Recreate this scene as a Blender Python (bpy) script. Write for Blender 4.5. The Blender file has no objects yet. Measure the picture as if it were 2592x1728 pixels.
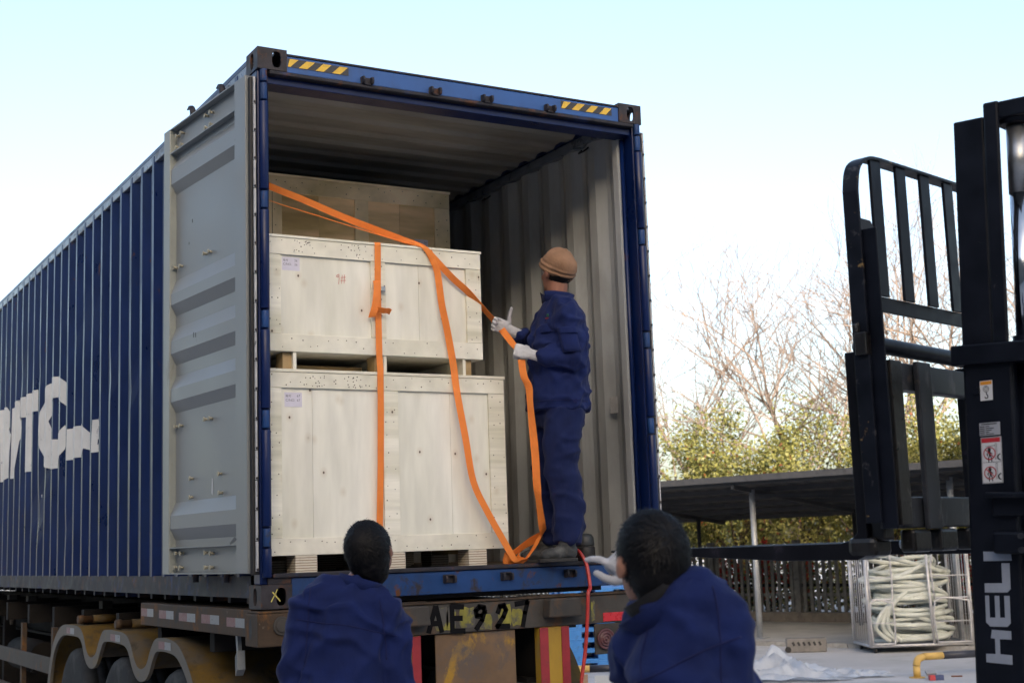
import bpy, bmesh, math, random
from mathutils import Vector, Matrix, noise
R = math.radians
SC = bpy.context.scene
COL = SC.collection
random.seed(7)

# ------------------------------------------------------------------ camera
ZB = 1.38                      # underside of the container above the ground
cam_d = bpy.data.cameras.new('camera')
cam = bpy.data.objects.new('camera', cam_d)
COL.objects.link(cam)
cam.location = (-2.3127, -6.5593, 0.26016 + ZB)
cam.rotation_euler = (R(98.5573), R(1.9496), R(-29.7133))
cam_d.sensor_width = 36.0
cam_d.sensor_fit = 'HORIZONTAL'
cam_d.lens = 48.08
cam_d.clip_start = 0.05
cam_d.clip_end = 2000
cam_d.dof.use_dof = True
cam_d.dof.focus_distance = 7.3
cam_d.dof.aperture_fstop = 4.8
SC.camera = cam

# ------------------------------------------------------------------ sky, sun, exposure
SUN_AZ, SUN_EL = R(204), R(15)          # clockwise from +Y, above the horizon
world = bpy.data.worlds.new('World')
SC.world = world
world.use_nodes = True
wn = world.node_tree
wn.nodes.clear()
sky = wn.nodes.new('ShaderNodeTexSky')
sky.sky_type = 'NISHITA'
sky.sun_disc = False
sky.sun_elevation = SUN_EL
sky.sun_rotation = SUN_AZ
sky.air_density = 0.8
sky.dust_density = 4.0
sky.ozone_density = 0.0
wbg = wn.nodes.new('ShaderNodeBackground')
wbg.inputs['Strength'].default_value = 0.15
wout = wn.nodes.new('ShaderNodeOutputWorld')
wn.links.new(sky.outputs[0], wbg.inputs['Color'])
wn.links.new(wbg.outputs[0], wout.inputs['Surface'])
sun_d = bpy.data.lights.new('sun', 'SUN')
sun_d.energy = 4.0
sun_d.angle = R(0.6)
sun_d.color = (1.0, 0.95, 0.86)
sun = bpy.data.objects.new('sun', sun_d)
COL.objects.link(sun)
sd = Vector((math.sin(SUN_AZ)*math.cos(SUN_EL), math.cos(SUN_AZ)*math.cos(SUN_EL), math.sin(SUN_EL)))
sun.rotation_euler = sd.to_track_quat('Z', 'Y').to_euler()
sun.location = sd*60
SC.view_settings.view_transform = 'Standard'
SC.view_settings.look = 'None'
SC.view_settings.gamma = 1.0
SC.view_settings.use_curve_mapping = False
SC.view_settings.exposure = 1.62
SC.cycles.max_bounces = 8
SC.cycles.diffuse_bounces = 5

# ------------------------------------------------------------------ helpers
ORG = {}
def V(*a): return Vector(a if len(a) > 1 else a[0])

def tag(o, label=None, cat=None, group=None, kind=None):
    if label: o['label'] = label
    if cat: o['category'] = cat
    if group: o['group'] = group
    if kind: o['kind'] = kind
    return o

def thing(name, loc, label, cat, group=None):
    o = bpy.data.objects.new(name, None)
    o.empty_display_size = 0.2
    COL.objects.link(o)
    o.location = loc
    ORG[o.name] = Vector(loc)
    return tag(o, label, cat, group)

class MB:
    """collects faces in world coordinates, links them as one mesh"""
    def __init__(s): s.v = []; s.f = []; s.m = []; s.uv = {}; s.mi = 0; s.sm = []
    def add(s, vs, fs, smooth=False):
        b = len(s.v); s.v += [Vector(p) for p in vs]
        for f in fs:
            s.f.append(tuple(b+i for i in f)); s.m.append(s.mi); s.sm.append(smooth)
        return b
    def box(s, x0, x1, y0, y1, z0, z1):
        s.add([(x0,y0,z0),(x1,y0,z0),(x1,y1,z0),(x0,y1,z0),(x0,y0,z1),(x1,y0,z1),(x1,y1,z1),(x0,y1,z1)],
              [(0,3,2,1),(4,5,6,7),(0,1,5,4),(1,2,6,5),(2,3,7,6),(3,0,4,7)]); return s
    def obox(s, c, ax, ay, az, hx, hy, hz):
        c, ax, ay, az = V(c), V(ax), V(ay), V(az)
        vs = []
        for k in (-1, 1):
            for i, j in ((-1,-1),(1,-1),(1,1),(-1,1)):
                vs.append(c+ax*hx*i+ay*hy*j+az*hz*k)
        s.add(vs, [(0,3,2,1),(4,5,6,7),(0,1,5,4),(1,2,6,5),(2,3,7,6),(3,0,4,7)]); return s
    def bar(s, a, b, w, h, up=(0,0,1)):
        a, b, up = V(a), V(b), V(up)
        d = (b-a); L = d.length; d.normalize()
        sd_ = d.cross(up)
        if sd_.length < 1e-4: sd_ = d.cross(V(1,0,0))
        sd_.normalize(); u2 = sd_.cross(d)
        return s.obox((a+b)/2, d, sd_, u2, L/2, w/2, h/2)
    def prism(s, poly, o, ax, ay, az, th):
        """polygon (2d) in frame o, ax, ay; extruded th along az"""
        o, ax, ay, az = V(o), V(ax), V(ay), V(az)
        n = len(poly)
        lo = [o+ax*p[0]+ay*p[1] for p in poly]; hi = [p+az*th for p in lo]
        s.add(lo+hi, [tuple(range(n-1,-1,-1)), tuple(range(n,2*n))]+[(i,(i+1)%n,n+(i+1)%n,n+i) for i in range(n)]); return s
    def flat(s, poly, o, ax, ay):
        o, ax, ay = V(o), V(ax), V(ay)
        s.add([o+ax*p[0]+ay*p[1] for p in poly], [tuple(range(len(poly)))]); return s
    def tube(s, pts, r, n=8, cap=True, smooth=True, closed=False, sq=1.0):
        pts = [V(p) for p in pts]; m = len(pts)
        rs = r if isinstance(r, (list, tuple)) else [r]*m
        vs = []; prev = None
        for i, p in enumerate(pts):
            if closed: t = pts[(i+1) % m]-pts[i-1]
            else: t = pts[min(i+1, m-1)]-pts[max(i-1, 0)]
            if t.length < 1e-9: t = V(0,0,1)
            t.normalize()
            if prev is None:
                u = t.cross(V(0,0,1))
                if u.length < 1e-3: u = t.cross(V(1,0,0))
            else: u = prev-t*prev.dot(t)
            u.normalize(); prev = u; w = t.cross(u)
            for k in range(n):
                a = 2*math.pi*k/n
                vs.append(p+(u*math.cos(a)+w*math.sin(a)*sq)*rs[i])
        fs = []
        for i in range(m if closed else m-1):
            j = (i+1) % m
            for k in range(n):
                fs.append((i*n+k, i*n+(k+1)%n, j*n+(k+1)%n, j*n+k))
        s.add(vs, fs, smooth)
        if cap and not closed:
            b = len(s.v)-m*n
            s.f.append(tuple(b+k for k in range(n-1,-1,-1))); s.m.append(s.mi); s.sm.append(False)
            s.f.append(tuple(b+(m-1)*n+k for k in range(n))); s.m.append(s.mi); s.sm.append(False)
        return s
    def loft(s, rings, smooth=True, cap=True):
        n = len(rings[0]); m = len(rings)
        b = s.add([p for r in rings for p in r], [(i*n+k, i*n+(k+1)%n, (i+1)*n+(k+1)%n, (i+1)*n+k) for i in range(m-1) for k in range(n)], smooth)
        if cap:
            for fc in (tuple(b+k for k in range(n-1,-1,-1)), tuple(b+(m-1)*n+k for k in range(n))):
                s.f.append(fc); s.m.append(s.mi); s.sm.append(smooth)
        return s
    def disc(s, c, nrm, r, n=12, th=0.0):
        c, nrm = V(c), V(nrm).normalized()
        if th: return s.tube([c, c+nrm*th], r, n, True, False)
        u = nrm.cross(V(0,0,1))
        if u.length < 1e-3: u = nrm.cross(V(1,0,0))
        u.normalize(); w = nrm.cross(u)
        s.add([c+(u*math.cos(2*math.pi*k/n)+w*math.sin(2*math.pi*k/n))*r for k in range(n)], [tuple(range(n))]); return s
    def lathe(s, prof, o, axis, n=24, smooth=True):
        """prof: (radius, distance along axis)"""
        o, axis = V(o), V(axis).normalized()
        u = axis.cross(V(0,0,1))
        if u.length < 1e-3: u = axis.cross(V(1,0,0))
        u.normalize(); w = axis.cross(u)
        rings = [[o+axis*h+(u*math.cos(2*math.pi*k/n)+w*math.sin(2*math.pi*k/n))*max(r, 1e-4) for k in range(n)] for r, h in prof]
        return s.loft(rings, smooth)
    def ribbon(s, pts, wid, th=0.002):
        """strap: pts = list of (centre, width vector direction[, half width]); two sided with thickness, uv across and along"""
        P = [V(p[0]) for p in pts]; Wd = [V(p[1]).normalized() for p in pts]
        m = len(P); L = 0; b = len(s.v)
        hw = [(p[2] if len(p) > 2 else wid/2) for p in pts]
        vs = []; uvs = []
        for i in range(m):
            t = (P[min(i+1,m-1)]-P[max(i-1,0)])
            if t.length < 1e-9: t = V(0,0,1)
            nn = t.normalized().cross(Wd[i])
            if nn.length < 1e-6: nn = V(0,1,0)
            nn.normalize()
            if i: L += (P[i]-P[i-1]).length
            for sg in (1, -1):
                for k, q in enumerate((-1, 0, 1)):
                    vs.append(P[i]+Wd[i]*hw[i]*q+nn*th/2*sg); uvs.append(((q+1)/2, L))
        fs = []
        for i in range(m-1):
            a, c = i*6, (i+1)*6
            fs += [(a,a+1,c+1,c),(a+1,a+2,c+2,c+1),(a+4,a+3,c+3,c+4),(a+5,a+4,c+4,c+5),(a+3,a,c,c+3),(a+2,a+5,c+5,c+2)]
        e = (m-1)*6
        fs += [(0,3,4,1),(1,4,5,2),(e,e+1,e+4,e+3),(e+1,e+2,e+5,e+4)]
        s.add(vs, fs, False)
        for i, uvv in enumerate(uvs): s.uv[b+i] = uvv
        return s
    def mesh(s, name, mats, org=Vector((0,0,0))):
        me = bpy.data.meshes.new(name)
        me.from_pydata([tuple(p-org) for p in s.v], [], s.f)
        for mt in (mats if isinstance(mats, (list, tuple)) else [mats]): me.materials.append(mt)
        me.polygons.foreach_set('material_index', s.m)
        me.polygons.foreach_set('use_smooth', s.sm)
        if s.uv:
            ul = me.uv_layers.new(name='UVMap')
            for lp in me.loops:
                ul.data[lp.index].uv = s.uv.get(lp.vertex_index, (0, 0))
        me.validate(); me.update()
        return me
    def build(s, name, mats, parent=None, bevel=0.0, smooth=None, fix=False, org=None):
        if parent is not None: o0 = ORG[parent.name]
        else: o0 = V(org) if org is not None else Vector((0,0,0))
        if smooth is not None: s.sm = [smooth]*len(s.f)
        me = s.mesh(name, mats, o0)
        if fix:
            bm = bmesh.new(); bm.from_mesh(me)
            bmesh.ops.remove_doubles(bm, verts=bm.verts, dist=1e-5)
            bmesh.ops.recalc_face_normals(bm, faces=bm.faces)
            bm.to_mesh(me); bm.free()
        o = bpy.data.objects.new(name, me)
        COL.objects.link(o)
        if parent is not None: o.parent = parent
        else: o.location = o0
        ORG[o.name] = o0.copy()
        if bevel:
            md = o.modifiers.new('bevel', 'BEVEL'); md.width = bevel; md.segments = 2; md.limit_method = 'ANGLE'; md.angle_limit = R(40)
            md.harden_normals = False
        return o

def inst(me, name, parent, loc, rot=None, scale=None):
    """another piece that shares mesh data; loc in world coordinates"""
    o = bpy.data.objects.new(name, me)
    COL.objects.link(o)
    if parent is not None:
        o.parent = parent; o.location = V(loc)-ORG[parent.name]
    else: o.location = loc
    if rot is not None:
        if isinstance(rot, Matrix): o.rotation_euler = rot.to_euler()
        else: o.rotation_euler = rot
    if scale is not None: o.scale = scale
    ORG[o.name] = V(loc)
    return o

def text_mesh(txt, size, name='lettering', shear=0.0, spacing=1.0, extr=0.0):
    cu = bpy.data.curves.new(name, 'FONT'); cu.body = txt; cu.size = size; cu.shear = shear
    cu.space_character = spacing; cu.extrude = extr; cu.resolution_u = 3
    ob = bpy.data.objects.new(name, cu); COL.objects.link(ob)
    dg = bpy.context.evaluated_depsgraph_get()
    me = bpy.data.meshes.new_from_object(ob.evaluated_get(dg))
    bpy.data.objects.remove(ob); bpy.data.curves.remove(cu)
    return me
def text_on(txt, size, name, mt, parent, o, ax, ay, bold=0.0, **k):
    """flat print: text laid in the frame (o, ax, ay)"""
    me = text_mesh(txt, size, name, **k)
    ax, ay = V(ax), V(ay); az = ax.cross(ay)
    M = Matrix((ax, ay, az)).transposed().to_4x4()
    M.translation = V(o)-ORG[parent.name]
    me.transform(M)
    me.materials.clear(); me.materials.append(mt)
    ob = bpy.data.objects.new(name, me); COL.objects.link(ob); ob.parent = parent
    ORG[ob.name] = ORG[parent.name].copy()
    return ob
def stroke(mb, pts, w, o, ax, ay, th=0.0006):
    """hand-written or drawn line: flat quads along pts (2d)"""
    o, ax, ay = V(o), V(ax), V(ay)
    for a, b in zip(pts[:-1], pts[1:]):
        d = V(b[0]-a[0], b[1]-a[1], 0); L = d.length
        if L < 1e-9: continue
        d /= L; n = V(-d.y, d.x, 0)*w/2; e = d*w*.3
        q = [V(a[0],a[1],0)-e+n, V(a[0],a[1],0)-e-n, V(b[0],b[1],0)+e-n, V(b[0],b[1],0)+e+n]
        mb.add([o+ax*p.x+ay*p.y for p in q], [(0,1,2,3)])

# ------------------------------------------------------------------ materials
def _n(nt, t, **kw):
    n = nt.nodes.new(t)
    for k, v in kw.items(): setattr(n, k, v)
    return n
def ramp(nt, src, stops):
    r = _n(nt, 'ShaderNodeValToRGB'); e = r.color_ramp.elements
    while len(e) < len(stops): e.new(0.5)
    for i, (p, c) in enumerate(stops):
        e[i].position = p; e[i].color = (c, c, c, 1) if isinstance(c, (int, float)) else (*c[:3], 1)
    nt.links.new(src, r.inputs[0]); return r.outputs[0]
def coords(nt, scale=(1,1,1), kind='Object'):
    tc = _n(nt, 'ShaderNodeTexCoord'); mp = _n(nt, 'ShaderNodeMapping')
    mp.inputs['Scale'].default_value = scale
    nt.links.new(tc.outputs[kind], mp.inputs[0]); return mp.outputs[0]
def noise_tex(nt, scale, detail=4, rough=.55, stretch=(1,1,1), dist=0.0):
    n = _n(nt, 'ShaderNodeTexNoise')
    n.inputs['Scale'].default_value = scale; n.inputs['Detail'].default_value = detail
    n.inputs['Roughness'].default_value = rough; n.inputs['Distortion'].default_value = dist
    nt.links.new(coords(nt, stretch), n.inputs['Vector']); return n.outputs['Fac']
def mixc(nt, fac, a, b, mode='MIX'):
    m = _n(nt, 'ShaderNodeMix', data_type='RGBA', blend_type=mode)
    for sock, val in ((m.inputs[0], fac), (m.inputs[6], a), (m.inputs[7], b)):
        if isinstance(val, (int, float)): sock.default_value = val
        elif isinstance(val, (tuple, list)): sock.default_value = (*val[:3], 1)
        else: nt.links.new(val, sock)
    return m.outputs[2]
def math_n(nt, op, a, b=None):
    m = _n(nt, 'ShaderNodeMath', operation=op)
    for i, v in enumerate((a, b)):
        if v is None: continue
        if isinstance(v, (int, float)): m.inputs[i].default_value = v
        else: nt.links.new(v, m.inputs[i])
    return m.outputs[0]
MATS = {}
def mat(name, base, rough=.6, metal=0.0, var=(6, .25), bump=None, layers=(), spec=.5, rvar=.12, trans=0.0, coat=0.0):
    """procedural surface: base colour broken up by noise, then worn/dirty layers:
       layer = (colour, noise scale, lo, hi, stretch, roughness or None)"""
    m = bpy.data.materials.new(name); m.use_nodes = True
    nt = m.node_tree; nt.nodes.clear()
    out = _n(nt, 'ShaderNodeOutputMaterial'); b = _n(nt, 'ShaderNodeBsdfPrincipled')
    nt.links.new(b.outputs[0], out.inputs['Surface'])
    col = None
    if var:
        f = noise_tex(nt, var[0], 6, .6, var[2] if len(var) > 2 else (1,1,1))
        lo = tuple(max(0, c*(1-var[1])) for c in base); hi = tuple(min(1, c*(1+var[1])) for c in base)
        col = ramp(nt, f, [(.28, lo), (.72, hi)])
        ro = ramp(nt, f, [(.25, max(0.03, rough-rvar)), (.75, min(1, rough+rvar))])
    else:
        rgb = _n(nt, 'ShaderNodeRGB'); rgb.outputs[0].default_value = (*base, 1); col = rgb.outputs[0]
        ro = None
    met = None
    for L in layers:
        lc, sc, lo, hi = L[:4]; st = L[4] if len(L) > 4 else (1,1,1)
        f = ramp(nt, noise_tex(nt, sc, 7, .65, st, .3), [(lo, 0.0), (hi, 1.0)])
        col = mixc(nt, f, col, lc)
        if len(L) > 5 and L[5] is not None and ro is not None:
            ro = mixc(nt, f, ro, (L[5],)*3)
        if metal:
            met = math_n(nt, 'MULTIPLY', math_n(nt, 'SUBTRACT', 1.0, f), met if met is not None else metal)
    nt.links.new(col, b.inputs['Base Color'])
    if ro is not None: nt.links.new(ro, b.inputs['Roughness'])
    else: b.inputs['Roughness'].default_value = rough
    if met is not None: nt.links.new(met, b.inputs['Metallic'])
    else: b.inputs['Metallic'].default_value = metal
    b.inputs['Specular IOR Level'].default_value = spec
    if coat: b.inputs['Coat Weight'].default_value = coat
    if bump:
        bn = _n(nt, 'ShaderNodeBump'); bn.inputs['Strength'].default_value = bump[1]
        bn.inputs['Distance'].default_value = bump[2] if len(bump) > 2 else .004
        nt.links.new(noise_tex(nt, bump[0], 5, .6, bump[3] if len(bump) > 3 else (1,1,1)), bn.inputs['Height'])
        nt.links.new(bn.outputs[0], b.inputs['Normal'])
    if trans:
        tr = _n(nt, 'ShaderNodeBsdfTranslucent'); nt.links.new(col, tr.inputs[0])
        ms = _n(nt, 'ShaderNodeMixShader'); ms.inputs[0].default_value = trans
        nt.links.new(b.outputs[0], ms.inputs[1]); nt.links.new(tr.outputs[0], ms.inputs[2])
        nt.links.new(ms.outputs[0], out.inputs['Surface'])
    MATS[name] = m
    return m
M = MATS
RUST = (.10, .038, .014); DIRT = (.045, .038, .03); SOOT = (.018, .017, .016)
mat('container_shade_blue', (.0018, .0110, .068), .34, spec=.3, var=(3, .25), bump=(40, .12, .002), layers=[((.004,.014,.055), 5, .5, .8, (1,1,.25), .5), (RUST, 9, .66, .74, (1,1,.6), .8)])  # same paint as the header, darkened in colour for the shaded sides
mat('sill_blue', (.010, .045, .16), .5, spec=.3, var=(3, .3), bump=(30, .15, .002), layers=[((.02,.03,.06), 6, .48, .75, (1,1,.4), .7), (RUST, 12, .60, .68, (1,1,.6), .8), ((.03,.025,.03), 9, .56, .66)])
mat('header_lit_blue', (.020, .085, .29), .45, var=(3, .18), bump=(30, .12, .002), layers=[((.03,.06,.15), 6, .55, .85, (1,1,.5), .6), (RUST, 14, .68, .74, (1,1,.8), .8)])  # same container paint, brighter because the frontal light is in the colour
mat('rail_grime', (.022, .021, .028), .6, spec=.3, var=(12, .5), bump=(30, .3, .003), layers=[(RUST, 10, .55, .7), ((.02,.04,.12), 5, .55, .7)])
mat('rail_sky_sheen', (.13, .15, .19), .33, var=(8, .3), bump=(30, .15, .002), layers=[(DIRT, 9, .55, .75, (1,.3,1), .7)])  # pale grey carries the sky reflection on the top rails, plus dirt
mat('casting_steel', (.030, .027, .032), .55, spec=.3, var=(18, .45), bump=(50, .35, .002), layers=[(RUST, 13, .54, .7), ((.02,.05,.12), 7, .6, .68)])
mat('inner_grey', (.36, .385, .41), .55, var=(2.2, .22, (1,1,.4)), bump=(20, .1, .003), layers=[((.20,.205,.21), 3.0, .5, .78, (1,1,.3), .7), ((.11,.085,.065), 9, .68, .77, (1,1,.3), .8)])
mat('roof_inner', (.27, .26, .24), .65, var=(1.6, .35, (.35,1.5,1)), layers=[((.15,.135,.115), 2.0, .48, .75, (.3,1,1), .8)])
mat('door_grey', (.190, .208, .218), .42, var=(2.5, .12), bump=(25, .06, .002), layers=[((.22,.235,.23), 5, .6, .8, (1,1,.3), .5), ((.10,.085,.065), 16, .70, .78, (1,1,.5), .8)])
mat('door_cream', (.25, .275, .265), .45, var=(4, .12), layers=[((.18,.17,.14), 9, .6, .75, (1,1,.4), .6)])
mat('bolt_cream', (.30, .29, .23), .5, var=(30, .2))
mat('gasket_white', (.42, .43, .45), .5, var=(14, .25), layers=[(SOOT, 20, .62, .7)])
mat('rubber_black', (.012, .012, .014), .6, var=(20, .3))
mat('white_paint', (.50, .52, .54), .5, var=(4, .12), layers=[((.02,.035,.13), 26, .66, .72, (1,1,.6))])
mat('hazard_yellow', (.62, .40, .045), .5, var=(20, .15), layers=[(DIRT, 30, .68, .75)])
mat('hazard_black', (.035, .036, .038), .5, var=(20, .2))
mat('floor_wood', (.10, .07, .045), .7, var=(4, .4, (1,.1,1)), layers=[(DIRT, 5, .5, .7)])
mat('chalk_yellow', (.55, .48, .12), .9, var=(40, .3))
# ================================================================== ground
mat('concrete', (.42, .42, .43), .85, var=(.5, .16), bump=(60, .25, .003), layers=[((.31,.31,.31), 1.3, .5, .72, (1,1,1), .9), ((.47,.47,.47), 7, .62, .75), ((.25,.25,.245), .35, .6, .72)])
mat('pavement', (.38, .375, .365), .9, var=(.8, .2), bump=(50, .3, .004), layers=[((.28,.275,.265), 2.0, .5, .75)])
g = MB()
def grid(mb, x0, x1, y0, y1, z, n):
    vs = [(x0+(x1-x0)*i/n, y0+(y1-y0)*j/n, z) for j in range(n+1) for i in range(n+1)]
    mb.add(vs, [(j*(n+1)+i, j*(n+1)+i+1, (j+1)*(n+1)+i+1, (j+1)*(n+1)+i) for j in range(n) for i in range(n)])
grid(g, -300, 300, -300, 300, 0, 12)
tag(g.build('ground', M['concrete']), kind='structure')

# ================================================================== shipping container
W, H, LEN = 2.438, 2.896, 12.192
box_root = thing('shipping_container', (W/2, LEN/2, ZB), 'long dark blue corrugated shipping container with its rear doors open', 'container')
def zz(z): return z+ZB
XO, XI, PITCH, YP = .006, .042, .278, 2.035
def corr_pts(y0, y1):
    """(y, depth) along the corrugated wall between y0 and y1"""
    out = []
    k = math.floor((y0-YP)/PITCH)-1
    pts = []
    while YP+k*PITCH < y1+PITCH:
        c = YP+k*PITCH
        pts += [(c-.021, XO), (c+.021, XO), (c+.100, XI), (c+PITCH-.100, XI)]
        k += 1
    def at(y):
        for a, b in zip(pts[:-1], pts[1:]):
            if a[0] <= y <= b[0]: return a[1]+(b[1]-a[1])*(y-a[0])/max(b[0]-a[0], 1e-9)
        return XI
    out = [(y0, at(y0))]+[p for p in pts if y0 < p[0] < y1]+[(y1, at(y1))]
    return out, at
CP, corr_x = corr_pts(.19, LEN-.19)
rw = random.Random(3)
dents = [(rw.uniform(3.5, 11), rw.uniform(.6, 2.3), rw.uniform(.004, .012), rw.uniform(.05, .14)) for _ in range(26)]+[(7.3, 1.55, .02, .12), (6.6, 1.5, .014, .1), (4.6, .5, .01, .08), (2.6, 1.4, .008, .07), (3.2, 1.55, .01, .07)]
def dent(y, z):
    return sum(a*math.exp(-((y-yc)**2+(z-zc)**2)/(2*s*s)) for yc, zc, a, s in dents)
def side_wall(left):
    mb = MB()
    nz = 22
    for inner in (0, 1):
        mb.mi = inner
        vs = []
        for j in range(nz+1):
            z = .158+(2.845-.158)*j/nz
            for (y, d) in CP:
                dd = d+(dent(y, z) if d < XI-.001 and left else 0)+(.0025 if inner else 0)
                vs.append((dd if left else W-dd, y, zz(z)))
        n = len(CP)
        fs = []
        for j in range(nz):
            for i in range(n-1):
                q = (j*n+i, j*n+i+1, (j+1)*n+i+1, (j+1)*n+i)
                fs.append(q if (inner == 0) != left else q[::-1])
        mb.add(vs, fs)
    return mb
side_wall(True).build('side_wall', [M['container_shade_blue'], M['inner_grey']], box_root)
side_wall(False).build('side_wall', [M['container_shade_blue'], M['inner_grey']], box_root)
# painted shipping-line lettering that follows the corrugation, y runs towards the front of the container
def arc(cy, cz, ry, rz, a0, a1, n):
    return [(cy+ry*math.cos(R(a0+(a1-a0)*i/n)), cz+rz*math.sin(R(a0+(a1-a0)*i/n))) for i in range(n+1)]
LET = [
 [(8.30,2.44),(8.05,2.44),(7.80,2.86),(7.58,2.99),(7.53,3.145),(7.98,3.145)],
 [(7.58,2.99),(7.53,3.145),(7.27,3.145),(7.00,2.86),(7.04,2.51),(7.32,2.44),(7.55,2.44)],
 [(6.99,3.10),(6.73,3.15),(6.50,3.15),(6.49,2.98),(6.68,2.77),(6.76,2.44),(7.0,2.44)],
 [(6.72,3.15),(5.84,3.15),(5.84,2.962),(6.47,2.962)],
 [(6.225,2.97),(5.96,2.97),(6.02,2.452),(6.24,2.452)],
 [(4.68,2.66),(4.725,2.54),(4.80,2.487),(4.846,2.408),(5.11,2.405)]+arc(5.08,2.79,.56,.38,92-180+15,-180+8,1)[:0]+[(5.28,2.42),(5.50,2.47),(5.62,2.62),(5.65,2.78),(5.62,2.93),(5.50,3.07),(5.33,3.13),(5.10,3.167),(4.84,3.15),(4.72,3.08),(4.573,3.03),(4.70,2.88),(4.78,2.925),(4.88,2.985),(5.06,2.99),(5.20,2.94),(5.315,2.82),(5.25,2.72),(5.12,2.65),(4.98,2.64),(4.84,2.67),(4.725,2.734)],
 [(4.53,2.435),(4.514,2.68),(3.998,2.675),(3.885,2.60),(3.735,2.55),(3.735,2.432),(3.95,2.485),(3.99,2.435)],
 [(3.685,2.432),(3.671,2.672),(3.44,2.668),(3.44,2.620),(3.60,2.620),(3.605,2.584),(3.44,2.582),(3.44,2.525),(3.61,2.525),(3.615,2.487),(3.44,2.483),(3.44,2.432)],
]
def clip(poly, y, keep_gt):
    out = []
    for i in range(len(poly)):
        a, b = poly[i], poly[(i+1) % len(poly)]
        ia = (a[0] >= y) if keep_gt else (a[0] <= y); ib = (b[0] >= y) if keep_gt else (b[0] <= y)
        if ia: out.append(a)
        if ia != ib:
            t = (y-a[0])/(b[0]-a[0]); out.append((y, a[1]+(b[1]-a[1])*t))
    return out
for poly in LET:
    mb = MB(); ys = [p[0] for p in poly]
    br = [p[0] for p in CP]
    brz = [min(ys)-.001]+[b for b in br if min(ys) < b < max(ys)]+[max(ys)+.001]
    for ya, yb in zip(brz[:-1], brz[1:]):
        c = clip(clip(poly, ya, True), yb, False)
        if len(c) < 3: continue
        mb.add([(corr_x(p[0])+dent(p[0], p[1]-ZB)*.0-.0022, p[0], p[1]) for p in c], [tuple(range(len(c)))])
    o = mb.build('lettering', M['white_paint'], box_root)

# roof with cross corrugations
mb = MB()
for under in (0, 1):
    mb.mi = under
    pr = []; y = .16
    while y < LEN-.16:
        pr += [(y, 0), (y+.09, 0), (y+.12, .02), (y+.21, .02)]; y += .24
    n = len(pr)
    vs = []
    for x in (.03, W-.03):
        for (y, d) in pr: vs.append((x, y, zz(2.862+d-(.003 if under else 0))))
    mb.add(vs, [((i, i+1, n+i+1, n+i) if under else (i, n+i, n+i+1, i+1)) for i in range(n-1)])
mb.build('roof', [M['container_shade_blue'], M['roof_inner']], box_root)
for x0, x1 in ((.010, .085), (W-.085, W-.010)):
    MB().box(x0, x1, .165, LEN-.165, zz(2.8585), zz(2.884)).build('roof_gusset', M['container_shade_blue'], box_root)
# cross members under the floor
for i in range(38):
    y = .35+i*.31
    MB().box(.062, W-.062, y, y+.045, zz(.020), zz(.1385)).build('under_beam', M['rail_grime'], box_root)
# end wall at the far end
mb = MB()
xs = [.03+(W-.06)*i/40 for i in range(41)]
vs = [(x, LEN-.06-(.035 if (i//2) % 2 else 0), zz(z)) for z in (.158, 2.85) for i, x in enumerate(xs)]
mb.add(vs, [(i, i+1, 41+i+1, 41+i) for i in range(40)])
mb.build('end_wall', M['inner_grey'], box_root)
# plank floor
for i in range(8):
    x0 = .05+i*(W-.10)/8
    mb = MB(); mb.box(x0+.0015, x0+(W-.10)/8-.0015, .11, LEN-.1, zz(.140), zz(.168))
    mb.build('floor_board', M['floor_wood'], box_root)
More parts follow.
